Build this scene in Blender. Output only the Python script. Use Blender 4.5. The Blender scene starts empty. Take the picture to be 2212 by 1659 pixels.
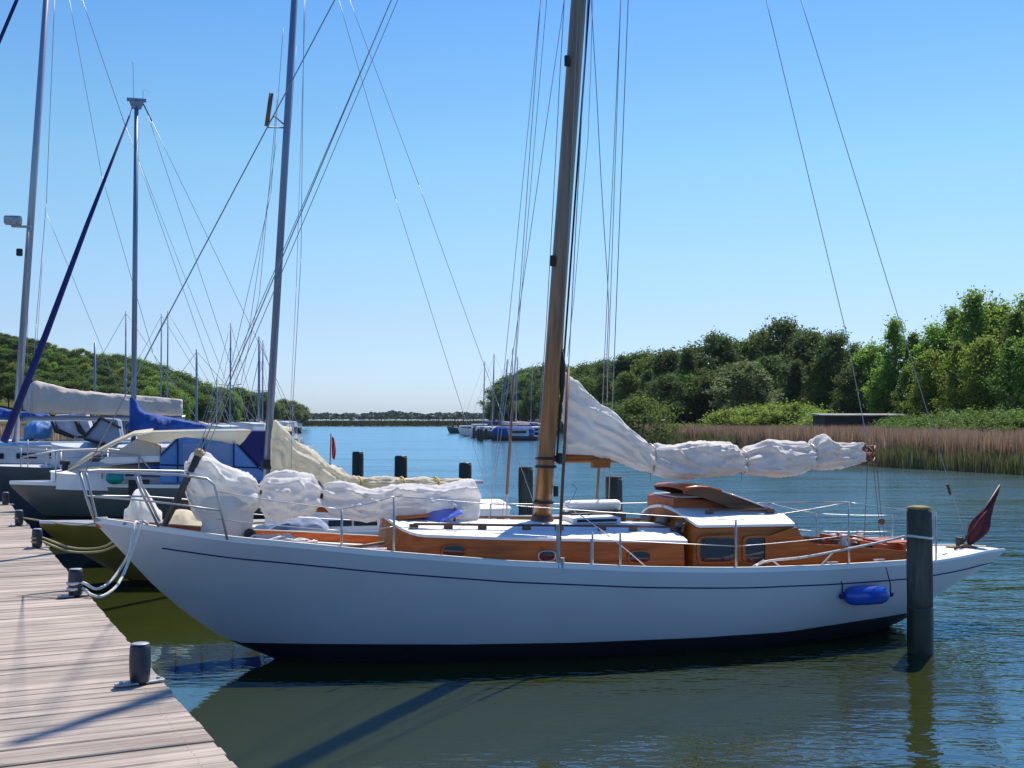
import bpy, math, random
import numpy as np
from mathutils import Vector, Matrix, noise
random.seed(7)
R = math.radians
SC = bpy.context.scene
COL = SC.collection

# ------------------------------------------------------------------ camera
F, CX, CY, HZ, CH = 2500.0, 1106.0, 829.5, 908.0, 2.4
PITCH = math.atan((HZ - CY) / F)
cd = bpy.data.cameras.new('camera')
cam = bpy.data.objects.new('camera', cd)
COL.objects.link(cam)
cam.location = (0, 0, CH)
cam.rotation_euler = (R(90) + PITCH, 0, 0)
cd.sensor_width = 36
cd.lens = 36 * F / 2212.0
cd.clip_start = 0.05
cd.clip_end = 12000
SC.camera = cam

# ------------------------------------------------------------------ light
SUN_AZ, SUN_EL = 27.5, 57.5
w = bpy.data.worlds.new('World')
SC.world = w
w.use_nodes = True
nt = w.node_tree
bg = nt.nodes['Background']
sky = nt.nodes.new('ShaderNodeTexSky')
sky.sky_type = 'NISHITA'
sky.sun_disc = False
sky.sun_elevation = R(SUN_EL)
sky.sun_rotation = R(SUN_AZ)
sky.altitude = 0
sky.air_density = 1.0
sky.dust_density = 0.35
sky.ozone_density = 3.0
tco = nt.nodes.new('ShaderNodeTexCoord'); sxyz = nt.nodes.new('ShaderNodeSeparateXYZ')
nt.links.new(tco.outputs['Generated'], sxyz.inputs[0])
tint = nt.nodes.new('ShaderNodeValToRGB')      # clear northern air: bluer than the model sky
tint.color_ramp.elements[0].position = 0.0; tint.color_ramp.elements[0].color = (.44, .54, .83, 1)
tint.color_ramp.elements[1].position = 1.0; tint.color_ramp.elements[1].color = (.20, .50, 1.0, 1)
for ps, cl in ((.023, (.49, .59, .86)), (.083, (.55, .61, .74)), (.142, (.58, .69, .745)), (.218, (.555, .75, .765)), (.33, (.43, .69, .855)), (.5, (.27, .60, 1.0))):
    e = tint.color_ramp.elements.new(ps); e.color = cl + (1,)
nt.links.new(sxyz.outputs[2], tint.inputs[0])
mulc = nt.nodes.new('ShaderNodeMix'); mulc.data_type = 'RGBA'; mulc.blend_type = 'MULTIPLY'; mulc.inputs[0].default_value = 1.0
nt.links.new(sky.outputs[0], mulc.inputs[6]); nt.links.new(tint.outputs[0], mulc.inputs[7])
nt.links.new(mulc.outputs[2], bg.inputs[0])
bg.inputs[1].default_value = 0.138
ld = bpy.data.lights.new('sun', 'SUN')
ld.energy = 4.8
ld.angle = R(0.53)
ld.color = (1.0, 0.93, 0.82)
sun = bpy.data.objects.new('sun', ld)
COL.objects.link(sun)
sd = Vector((math.sin(R(SUN_AZ)) * math.cos(R(SUN_EL)), math.cos(R(SUN_AZ)) * math.cos(R(SUN_EL)), math.sin(R(SUN_EL))))
sun.rotation_euler = (-sd).to_track_quat('-Z', 'Y').to_euler()
vs = SC.view_settings
vs.view_transform = 'Standard'
vs.look = 'None'
vs.exposure = 0.37
vs.gamma = 1.0
vs.use_curve_mapping = False
SC.cycles.max_bounces = 8
SC.cycles.transparent_max_bounces = 8

# ------------------------------------------------------------------ projection helpers
def ray(px, py):
    u = (px - CX) / F
    v = (CY - py) / F
    c, s = math.cos(PITCH), math.sin(PITCH)
    return Vector((u, c - v * s, v * c + s))
def at(px, py, Y):
    d = ray(px, py)
    return Vector((0, 0, CH)) + d * (Y / d.y)
def on(px, py, z=0.0):
    d = ray(px, py)
    return Vector((0, 0, CH)) + d * ((z - CH) / d.z)
def proj(p):
    c, s = math.cos(PITCH), math.sin(PITCH)
    dz = p[2] - CH
    dep = p[1] * c + dz * s
    return CX + F * p[0] / dep, CY - F * (dz * c - p[1] * s) / dep

class Frame:
    """local frame of a boat: x aft, y away from the camera, z up"""
    def __init__(self, ox, oy, deg, oz=0.0):
        self.o = Vector((ox, oy, oz)); self.a = R(deg)
        self.ex = Vector((math.cos(self.a), math.sin(self.a), 0))
        self.ey = Vector((-math.sin(self.a), math.cos(self.a), 0))
    def L(self, px, py, y=0.0):
        d = ray(px, py); c = Vector((0, 0, CH)) - self.o
        t = (y - c.dot(self.ey)) / d.dot(self.ey)
        p = c + d * t
        return Vector((p.dot(self.ex), y, p.z))
    def W(self, p):
        return self.o + self.ex * p[0] + self.ey * p[1] + Vector((0, 0, p[2]))
    def zat(self, x, y, curve):
        """height at local x, y whose picture lies on curve [(px, py), ...]"""
        z = 1.0
        for _ in range(5):
            px, _q = proj(self.W((x, y, z)))
            z = self.L(px, interp(curve, px), y).z if False else self._z(x, y, interp(curve, px))
        return z
    def _z(self, x, y, py):
        p = self.W((x, y, 0)); v = (CY - py) / F
        c, s = math.cos(PITCH), math.sin(PITCH)
        return CH + p.y * (v * c + s) / (c - v * s)

def interp(tab, x):
    if x <= tab[0][0]: return tab[0][1]
    for (a, b), (c, d) in zip(tab, tab[1:]):
        if x <= c:
            return b + (d - b) * (x - a) / (c - a) if c > a else d
    return tab[-1][1]
def smooth(tab, x):
    """monotone-ish cubic through the table"""
    n = len(tab)
    if x <= tab[0][0]: return tab[0][1]
    if x >= tab[-1][0]: return tab[-1][1]
    for i in range(n - 1):
        if x <= tab[i + 1][0]: break
    x0, y0 = tab[i]; x1, y1 = tab[i + 1]
    h = x1 - x0
    m0 = (y1 - y0) / h if i == 0 else (y1 - tab[i - 1][1]) / (x1 - tab[i - 1][0])
    m1 = (y1 - y0) / h if i == n - 2 else (tab[i + 2][1] - y0) / (tab[i + 2][0] - x0)
    t = (x - x0) / h
    return (2*t**3 - 3*t*t + 1) * y0 + (t**3 - 2*t*t + t) * h * m0 + (-2*t**3 + 3*t*t) * y1 + (t**3 - t*t) * h * m1

# ------------------------------------------------------------------ mesh builder
class MB:
    def __init__(self): self.v = []; self.f = []
    def add(self, vs, fs):
        o = len(self.v); self.v += [tuple(p) for p in vs]; self.f += [tuple(i + o for i in q) for q in fs]
        return self
    def box(self, c, s, rz=0.0, ry=0.0, rx=0.0, taper=1.0):
        m = Matrix.Rotation(rz, 3, 'Z') @ Matrix.Rotation(ry, 3, 'Y') @ Matrix.Rotation(rx, 3, 'X')
        vs = []
        for k in (-1, 1):
            for (i, j) in ((-1, -1), (1, -1), (1, 1), (-1, 1)):
                t = taper if k > 0 else 1
                vs.append(m @ Vector((i * s[0] / 2 * t, j * s[1] / 2 * t, k * s[2] / 2)) + Vector(c))
        return self.add(vs, [(3, 2, 1, 0), (4, 5, 6, 7), (0, 1, 5, 4), (1, 2, 6, 5), (2, 3, 7, 6), (3, 0, 4, 7)])
    def tube(self, pts, r, n=8, caps=True, flat=1.0):
        pts = [Vector(p) for p in pts]; N = len(pts)
        rr = r if isinstance(r, (list, tuple)) else [r] * N
        d = (pts[1] - pts[0]).normalized()
        up = Vector((0, 0, 1)) if abs(d.z) < 0.9 else Vector((1, 0, 0))
        a = d.cross(up).normalized(); vs = []
        for i, p in enumerate(pts):
            t = (pts[min(i + 1, N - 1)] - pts[max(i - 1, 0)])
            t = t.normalized() if t.length > 1e-9 else d
            a = (a - t * a.dot(t)).normalized(); b = t.cross(a)
            for k in range(n):
                an = 2 * math.pi * k / n
                vs.append(p + a * (math.cos(an) * rr[i]) + b * (math.sin(an) * rr[i] * flat))
        fs = [(i * n + k, i * n + (k + 1) % n, (i + 1) * n + (k + 1) % n, (i + 1) * n + k) for i in range(N - 1) for k in range(n)]
        if caps:
            fs += [tuple(range(n - 1, -1, -1)), tuple((N - 1) * n + k for k in range(n))]
        return self.add(vs, fs)
    def lathe(self, prof, c=(0, 0, 0), n=20, axis='Z', jit=0.0):
        """prof: [(r, h)]"""
        vs = []
        for r, h in prof:
            for k in range(n):
                a = 2 * math.pi * k / n
                rr = r * (1 + jit * noise.noise(Vector((math.cos(a) * 2, math.sin(a) * 2, h * 2))))
                p = (rr * math.cos(a), rr * math.sin(a), h)
                if axis == 'X': p = (h, rr * math.cos(a), rr * math.sin(a))
                if axis == 'Y': p = (rr * math.cos(a), h, rr * math.sin(a))
                vs.append(Vector(p) + Vector(c))
        N = len(prof)
        fs = [(i * n + k, i * n + (k + 1) % n, (i + 1) * n + (k + 1) % n, (i + 1) * n + k) for i in range(N - 1) for k in range(n)]
        fs += [tuple(range(n - 1, -1, -1)), tuple((N - 1) * n + k for k in range(n))]
        return self.add(vs, fs)
    def prism(self, out, y0, y1):
        """outline [(x, z)] extruded along local y"""
        n = len(out)
        vs = [(x, y0, z) for x, z in out] + [(x, y1, z) for x, z in out]
        fs = [tuple(range(n)), tuple(range(2 * n - 1, n - 1, -1))] + [(i, (i + 1) % n, n + (i + 1) % n, n + i) for i in range(n)]
        return self.add(vs, fs)
    def slab(self, out, z0, z1):
        """outline [(x, y)] extruded up"""
        n = len(out)
        vs = [(x, y, z0) for x, y in out] + [(x, y, z1) for x, y in out]
        fs = [tuple(range(n - 1, -1, -1)), tuple(range(n, 2 * n))] + [(i, (i + 1) % n, n + (i + 1) % n, n + i) for i in range(n)]
        return self.add(vs, fs)
    def grid(self, rows, closed=False):
        m = len(rows[0]); o = []
        for r in rows: o += r
        fs = []
        for i in range(len(rows) - 1):
            for j in range(m if closed else m - 1):
                k = (j + 1) % m
                fs.append((i * m + j, i * m + k, (i + 1) * m + k, (i + 1) * m + j))
        return self.add(o, fs)
    def build(self, name, mt, parent=None, sm=False, loc=None, bevel=0.0, solid=0.0, auto=None):
        me = bpy.data.meshes.new(name)
        me.from_pydata(self.v, [], self.f)
        me.validate()
        o = bpy.data.objects.new(name, me); COL.objects.link(o)
        for x in (mt if isinstance(mt, (list, tuple)) else [mt]): me.materials.append(x)
        import bmesh
        bm = bmesh.new(); bm.from_mesh(me); bmesh.ops.recalc_face_normals(bm, faces=bm.faces)
        if auto is not None:
            for e in bm.edges:
                if len(e.link_faces) == 2 and e.calc_face_angle(0) > R(auto): e.smooth = False
            sm = True
        bm.to_mesh(me); bm.free()
        if sm:
            me.polygons.foreach_set('use_smooth', [True] * len(me.polygons))
        if solid:
            md = o.modifiers.new('solid', 'SOLIDIFY'); md.thickness = solid; md.offset = 0
        if bevel:
            md = o.modifiers.new('bevel', 'BEVEL'); md.width = bevel; md.segments = 2; md.limit_method = 'ANGLE'
        if parent: o.parent = parent
        if loc: o.location = loc
        return o

def empty(name, loc=(0, 0, 0), rz=0.0):
    o = bpy.data.objects.new(name, None); COL.objects.link(o)
    o.location = loc; o.rotation_euler = (0, 0, rz); o.empty_display_size = 0.3
    return o
def tag(o, label=None, cat=None, group=None, kind=None):
    if label: o['label'] = label
    if cat: o['category'] = cat
    if group: o['group'] = group
    if kind: o['kind'] = kind
    return o
def copy_tree(o, parent=None):
    c = o.copy(); COL.objects.link(c); c.parent = parent
    for ch in list(o.children): copy_tree(ch, c)
    return c

# ------------------------------------------------------------------ materials
MATS = {}
def mat(name, col, rough=0.5, metal=0.0, var=0.0, vs=3.0, bump=0.0, bs=40.0, stretch=(1, 1, 1), col2=None, coat=0.0, island=0.0, trans=0.0, spec=None, rand=0.0, detail=5.0, coord='Object'):
    m = bpy.data.materials.new(name); m.use_nodes = True
    t = m.node_tree; b = t.nodes['Principled BSDF']
    b.inputs['Roughness'].default_value = rough
    b.inputs['Metallic'].default_value = metal
    if coat: b.inputs['Coat Weight'].default_value = coat; b.inputs['Coat Roughness'].default_value = 0.08
    if spec is not None: b.inputs['Specular IOR Level'].default_value = spec
    N = t.nodes.new; K = t.links.new
    tc = N('ShaderNodeTexCoord'); mp = N('ShaderNodeMapping'); mp.inputs['Scale'].default_value = stretch
    K(tc.outputs[coord], mp.inputs[0])
    out = None
    c1 = tuple(col) + (1,)
    if var or col2:
        nz = N('ShaderNodeTexNoise'); nz.inputs['Scale'].default_value = vs; nz.inputs['Detail'].default_value = detail
        nz.inputs['Roughness'].default_value = 0.6
        K(mp.outputs[0], nz.inputs[0])
        cr = N('ShaderNodeValToRGB')
        a = col2 if col2 else tuple(x * (1 - var) for x in col)
        bb = col if col2 else tuple(min(1, x * (1 + var)) for x in col)
        cr.color_ramp.elements[0].position = 0.33; cr.color_ramp.elements[0].color = tuple(a) + (1,)
        cr.color_ramp.elements[1].position = 0.66; cr.color_ramp.elements[1].color = tuple(bb) + (1,)
        K(nz.outputs[0], cr.inputs[0]); out = cr.outputs[0]
    if island or rand:
        src = N('ShaderNodeNewGeometry').outputs['Random Per Island'] if island else N('ShaderNodeObjectInfo').outputs['Random']
        amt = island or rand
        mr = N('ShaderNodeMapRange'); mr.inputs[3].default_value = 1 - amt; mr.inputs[4].default_value = 1 + amt
        K(src, mr.inputs[0])
        hs = N('ShaderNodeHueSaturation')
        if out: K(out, hs.inputs['Color'])
        else: hs.inputs['Color'].default_value = c1
        K(mr.outputs[0], hs.inputs['Value'])
        if island and rand:
            oi = N('ShaderNodeObjectInfo'); m2 = N('ShaderNodeMapRange'); m2.inputs[3].default_value = 1 - rand; m2.inputs[4].default_value = 1 + rand
            K(oi.outputs['Random'], m2.inputs[0])
            h2 = N('ShaderNodeHueSaturation'); K(hs.outputs[0], h2.inputs['Color']); K(m2.outputs[0], h2.inputs['Value'])
            m3 = N('ShaderNodeMapRange'); m3.inputs[3].default_value = 0.485; m3.inputs[4].default_value = 0.515
            K(oi.outputs['Random'], m3.inputs[0]); K(m3.outputs[0], h2.inputs['Hue'])
            hs = h2
        out = hs.outputs[0]
    if out: K(out, b.inputs['Base Color'])
    else: b.inputs['Base Color'].default_value = c1
    if bump:
        nb = N('ShaderNodeTexNoise'); nb.inputs['Scale'].default_value = bs; nb.inputs['Detail'].default_value = 4
        K(mp.outputs[0], nb.inputs[0])
        bp = N('ShaderNodeBump'); bp.inputs['Strength'].default_value = bump; bp.inputs['Distance'].default_value = 0.02
        K(nb.outputs[0], bp.inputs['Height']); K(bp.outputs[0], b.inputs['Normal'])
    if trans:
        tl = N('ShaderNodeBsdfTranslucent')
        if out: K(out, tl.inputs[0])
        else: tl.inputs[0].default_value = c1
        mx = N('ShaderNodeMixShader'); mx.inputs[0].default_value = trans
        K(b.outputs[0], mx.inputs[1]); K(tl.outputs[0], mx.inputs[2])
        K(mx.outputs[0], t.nodes['Material Output'].inputs[0])
    MATS[name] = m
    return m

M_white = mat('white_paint', (0.74, 0.76, 0.78), 0.28, var=0.06, vs=1.2, bump=0.06, bs=5, stretch=(0.5, 1, 1), coat=0.3)
M_whiteb = mat('chalky_white_gelcoat', (0.50, 0.51, 0.53), 0.45, var=0.15, vs=2)
M_hull2 = mat('mustard_hull_paint', (0.22, 0.145, 0.02), 0.35, var=0.15, vs=2)
M_black = mat('black_antifouling_and_shade', (0.008, 0.008, 0.012), 0.55, var=0.2)
M_red = mat('red_antifouling', (0.10, 0.012, 0.01), 0.6, var=0.2)
M_varn = mat('varnished_mahogany', (0.40, 0.115, 0.014), 0.35, vs=4, stretch=(0.35, 4, 6), col2=(0.23, 0.055, 0.007), coat=0.12, spec=.3, bump=0.05, bs=12)
M_varn2 = mat('red_mahogany', (0.50, 0.11, 0.022), 0.38, vs=4, stretch=(0.35, 4, 6), col2=(0.33, 0.06, 0.012), coat=0.12, spec=.3)
M_greywood = mat('weathered_grey_wood', (0.10, 0.085, 0.07), 0.8, vs=5, stretch=(3, 3, .4), col2=(0.05, 0.04, 0.035))
M_dkwood = mat('dark_teak', (0.16, 0.07, 0.03), 0.5, vs=5, stretch=(0.4, 4, 4), col2=(0.08, 0.035, 0.018))
M_deckw = mat('cream_deck', (0.74, 0.71, 0.63), 0.6, var=0.06, vs=6, bump=0.1)
M_roof = mat('white_cabin_roof', (0.80, 0.80, 0.79), 0.55, var=0.05, vs=5, bump=0.08, bs=60)
M_sail = mat('white_sailcloth', (0.74, 0.72, 0.69), 0.75, vs=1.6, col2=(0.63, 0.60, 0.57), bump=0.25, bs=9, trans=0.22)
M_sail_main = mat('weathered_sailcloth', (0.60, 0.57, 0.54), 0.8, vs=1.8, col2=(0.47, 0.43, 0.40), bump=0.3, bs=8, trans=0.25)
M_cream = mat('cream_sailcloth', (0.68, 0.64, 0.50), 0.8, vs=1.5, col2=(0.56, 0.51, 0.38), bump=0.3, bs=7, trans=0.22)
M_tan = mat('tan_canvas', (0.60, 0.52, 0.44), 0.85, vs=2, col2=(0.5, 0.43, 0.37), bump=0.2, bs=8, trans=0.1)
M_blue = mat('blue_canvas', (0.015, 0.09, 0.36), 0.8, vs=2.5, col2=(0.008, 0.045, 0.22), bump=0.3, bs=8)
M_navy = mat('navy_canvas', (0.008, 0.012, 0.12), 0.8, var=0.3, bump=0.2, bs=8)
M_lblue = mat('light_blue_canvas', (0.10, 0.27, 0.58), 0.6, vs=2.2, col2=(0.06, 0.19, 0.46), bump=0.25, bs=6)
M_grey = mat('grey_gelcoat', (0.085, 0.10, 0.095), 0.35, var=0.12, vs=2)
M_greyc = mat('grey_blue_cloth', (0.22, 0.27, 0.36), 0.8, var=0.2, bump=0.2, bs=9)
M_alu = mat('anodised_aluminium', (0.33, 0.35, 0.42), 0.38, 0.55, var=0.12, vs=1.0, stretch=(1, 1, 0.3))
M_alud = mat('dull_blue_aluminium', (0.17, 0.21, 0.31), 0.4, 0.4, var=0.12, vs=1.0, stretch=(1, 1, 0.3))
M_steel = mat('stainless_steel', (0.42, 0.42, 0.43), 0.4, 0.6)
M_wire = mat('rigging_wire', (0.30, 0.31, 0.36), 0.45, 0.5)
M_ropew = mat('white_rope', (0.72, 0.70, 0.66), 0.85, var=0.2, vs=60, bump=0.5, bs=120)
M_ropey = mat('ochre_rope', (0.45, 0.36, 0.18), 0.9, var=0.25, vs=60)
M_tubeb = mat('brown_tube', (0.16, 0.075, 0.045), 0.5, var=0.15)
M_glass = mat('dark_glass', (0.012, 0.015, 0.03), 0.06, spec=0.8)
M_rubber = mat('black_rubber', (0.015, 0.015, 0.018), 0.6, var=0.3)
M_fend = mat('blue_fender_vinyl', (0.012, 0.07, 0.42), 0.22, var=0.12, vs=3, coat=0.3)
M_boll = mat('dark_painted_steel', (0.022, 0.026, 0.045), 0.42, var=0.35, vs=9, bump=0.1, bs=20)
M_galv = mat('galvanised_plate', (0.35, 0.35, 0.36), 0.5, 0.5, var=0.3, vs=12)
M_flag = mat('dark_red_flag_cloth', (0.16, 0.012, 0.02), 0.8, vs=2.0, col2=(0.012, 0.008, 0.012), bump=0.3, bs=10)
M_flagr = mat('red_flag_cloth', (0.26, 0.015, 0.03), 0.8, var=0.2)
M_gold = mat('yellow_sail_tie', (0.6, 0.42, 0.05), 0.8)
M_teal = mat('teal_plastic', (0.0, 0.28, 0.28), 0.5)
M_bluehatch = mat('blue_hatch_acrylic', (0.13, 0.20, 0.62), 0.25, var=0.08)
M_shed = mat('dark_tarred_boards', (0.03, 0.032, 0.035), 0.8, var=0.4, vs=2, stretch=(3, 3, 0.3))
M_shedroof = mat('pale_roof_sheet', (0.30, 0.30, 0.28), 0.8, vs=.8, col2=(.08, .08, .07))
M_land = mat('bank_soil_and_grass', (0.10, 0.10, 0.035), 1.0, spec=0.0, vs=0.15, col2=(0.05, 0.065, 0.02), bump=0.3, bs=2)
M_bark = mat('tree_bark', (0.11, 0.085, 0.06), 0.9, var=0.3, vs=2, stretch=(3, 3, 0.5))
M_birchbark = mat('birch_bark', (0.45, 0.43, 0.40), 0.85, vs=1.2, stretch=(1, 1, 2), col2=(0.10, 0.09, 0.08))

def creased(name, c1, c2, trans=.4, k=1.0, strength=.5):
    """crumpled sailcloth: sharp creases from ridged noise, light shining through"""
    m = mat(name, c1, 0.75, vs=1.6, col2=c2, trans=trans, spec=.3)
    t = m.node_tree; N = t.nodes.new; K = t.links.new
    tc = N('ShaderNodeTexCoord'); hs = []
    for rot, sc, st, w_ in ((0.35, 2.2 * k, (.3, 1.4, 2.4), 1.0), (-0.5, 3.6 * k, (.35, 1.3, 2.2), .55), (0.15, 7 * k, (.3, 1, 1.8), .15)):
        mp = N('ShaderNodeMapping'); mp.inputs['Rotation'].default_value = (0, rot, .3); mp.inputs['Scale'].default_value = st
        K(tc.outputs['Object'], mp.inputs[0])
        n = N('ShaderNodeTexNoise'); n.noise_type = 'RIDGED_MULTIFRACTAL'; n.inputs['Scale'].default_value = sc; n.inputs['Detail'].default_value = 2
        n.inputs['Distortion'].default_value = .4
        K(mp.outputs[0], n.inputs[0])
        q = N('ShaderNodeMath'); q.operation = 'MULTIPLY'; q.inputs[1].default_value = w_; K(n.outputs[0], q.inputs[0]); hs.append(q.outputs[0])
    a = N('ShaderNodeMath'); a.operation = 'ADD'; K(hs[0], a.inputs[0]); K(hs[1], a.inputs[1])
    b_ = N('ShaderNodeMath'); b_.operation = 'ADD'; K(a.outputs[0], b_.inputs[0]); K(hs[2], b_.inputs[1])
    bp = N('ShaderNodeBump'); bp.inputs['Strength'].default_value = strength; bp.inputs['Distance'].default_value = .035
    K(b_.outputs[0], bp.inputs['Height'])
    for n in t.nodes:
        if n.type in ('BSDF_PRINCIPLED', 'BSDF_TRANSLUCENT'): K(bp.outputs[0], n.inputs['Normal'])
    return m
M_sail = creased('white_sailcloth', (0.89, 0.88, 0.85), (0.83, 0.81, 0.78), .5)
M_sail_main = creased('weathered_sailcloth', (0.86, 0.83, 0.79), (0.78, 0.74, 0.69), .38)
M_cream = creased('cream_sailcloth', (0.86, 0.81, 0.68), (0.78, 0.72, 0.57), .55)
M_tan = creased('tan_canvas', (0.66, 0.58, 0.51), (0.56, 0.49, 0.43), .15, .8, .4)
def pile_mat():
    """weathered oak pile: grey-green vertical grain, darker and wet near the water"""
    m = mat('weathered_pile_wood', (0.13, 0.125, 0.10), 0.85, vs=2.5, stretch=(6, 6, 0.5), col2=(0.045, 0.05, 0.04), bump=0.6, bs=10)
    return m
M_pile = pile_mat()
M_pilewet = mat('wet_algae_wood', (0.018, 0.022, 0.014), 0.4, var=0.4, vs=6)
M_piletop = mat('mossy_pile_end', (0.36, 0.28, 0.10), 0.9, vs=14, col2=(0.16, 0.15, 0.06), bump=0.4, bs=30)

def mast_mat():
    """pine spar: varnish bleached grey-brown aloft, still orange lower down"""
    m = bpy.data.materials.new('varnished_pine_spar'); m.use_nodes = True
    t = m.node_tree; b = t.nodes['Principled BSDF']; N = t.nodes.new; K = t.links.new
    tc = N('ShaderNodeTexCoord'); sp = N('ShaderNodeSeparateXYZ'); K(tc.outputs['Object'], sp.inputs[0])
    mp = N('ShaderNodeMapping'); mp.inputs['Scale'].default_value = (9, 9, 0.45); K(tc.outputs['Object'], mp.inputs[0])
    nz = N('ShaderNodeTexNoise'); nz.inputs['Scale'].default_value = 2.2; nz.inputs['Detail'].default_value = 6; K(mp.outputs[0], nz.inputs[0])
    a = N('ShaderNodeValToRGB'); a.color_ramp.elements[0].position = .35; a.color_ramp.elements[1].position = .68
    a.color_ramp.elements[0].color = (0.17, 0.055, 0.012, 1); a.color_ramp.elements[1].color = (0.46, 0.175, 0.03, 1); K(nz.outputs[0], a.inputs[0])
    g = N('ShaderNodeValToRGB'); g.color_ramp.elements[0].position = .3; g.color_ramp.elements[1].position = .7
    g.color_ramp.elements[0].color = (0.15, 0.105, 0.07, 1); g.color_ramp.elements[1].color = (0.26, 0.19, 0.13, 1); K(nz.outputs[0], g.inputs[0])
    n2 = N('ShaderNodeTexNoise'); n2.inputs['Scale'].default_value = 1.1; K(mp.outputs[0], n2.inputs[0])
    ad = N('ShaderNodeMath'); ad.operation = 'MULTIPLY_ADD'; K(n2.outputs[0], ad.inputs[0]); ad.inputs[1].default_value = 0.7; K(sp.outputs[2], ad.inputs[2])
    mr = N('ShaderNodeMapRange'); mr.inputs[1].default_value = 3.3; mr.inputs[2].default_value = 4.9; K(ad.outputs[0], mr.inputs[0])
    mx = N('ShaderNodeMix'); mx.data_type = 'RGBA'; K(mr.outputs[0], mx.inputs[0]); K(a.outputs[0], mx.inputs[6]); K(g.outputs[0], mx.inputs[7])
    K(mx.outputs[2], b.inputs['Base Color']); b.inputs['Roughness'].default_value = 0.42; b.inputs['Coat Weight'].default_value = 0.2
    bp = N('ShaderNodeBump'); bp.inputs['Strength'].default_value = .25; bp.inputs['Distance'].default_value = .01; K(nz.outputs[0], bp.inputs['Height']); K(bp.outputs[0], b.inputs['Normal'])
    return m
M_mast = mast_mat()

def plank_mat():
    m = mat('weathered_decking', (0.47, 0.395, 0.325), 0.85, vs=1.6, stretch=(0.7, 14, 8), col2=(0.27, 0.215, 0.175), bump=0.6, bs=3, island=0.16, detail=8)
    return m
M_plank = plank_mat()
def stains(m, sc=0.9, lo=0.62, st=(1, 1, 1)):
    """uneven weathering: damp and dirty patches with their own shape"""
    t = m.node_tree; N = t.nodes.new; K = t.links.new
    b = t.nodes['Principled BSDF']; src = b.inputs['Base Color'].links[0].from_socket
    tc = N('ShaderNodeTexCoord'); mp = N('ShaderNodeMapping'); mp.inputs['Scale'].default_value = st; K(tc.outputs['Object'], mp.inputs[0])
    n = N('ShaderNodeTexNoise'); n.inputs['Scale'].default_value = sc; n.inputs['Detail'].default_value = 8; n.inputs['Roughness'].default_value = .68; K(mp.outputs[0], n.inputs[0])
    r = N('ShaderNodeMapRange'); r.inputs[1].default_value = .38; r.inputs[2].default_value = .58; r.inputs[3].default_value = lo; r.inputs[4].default_value = 1.06; K(n.outputs[0], r.inputs[0])
    x = N('ShaderNodeMix'); x.data_type = 'RGBA'; x.blend_type = 'MULTIPLY'; x.inputs[0].default_value = 1
    K(src, x.inputs[6]); K(r.outputs[0], x.inputs[7]); K(x.outputs[2], b.inputs['Base Color'])
stains(M_plank, 1.3, .66, (.5, 1, 1))
stains(M_pile, 1.6, .5, (2, 2, .6))

def leaf(name, c1, c2, tr=0.35):
    return mat(name, c1, 0.6, vs=0.28, col2=c2, island=0.35, rand=0.16, trans=tr, spec=0.25)
L_dark = leaf('dark_leaves', (0.12, 0.175, 0.045), (0.07, 0.11, 0.035), .5)
L_mid = leaf('mid_green_leaves', (0.17, 0.26, 0.05), (0.10, 0.17, 0.035), .5)
L_light = leaf('fresh_green_leaves', (0.27, 0.38, 0.06), (0.16, 0.26, 0.04), .5)
L_olive = leaf('olive_leaves', (0.22, 0.26, 0.10), (0.14, 0.17, 0.07), .5)
L_bush = leaf('yellow_green_leaves', (0.30, 0.42, 0.07), (0.18, 0.28, 0.045), .5)
L_far = leaf('far_leaves', (0.08, 0.12, 0.09), (0.05, 0.08, 0.08), 0.2)

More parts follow.
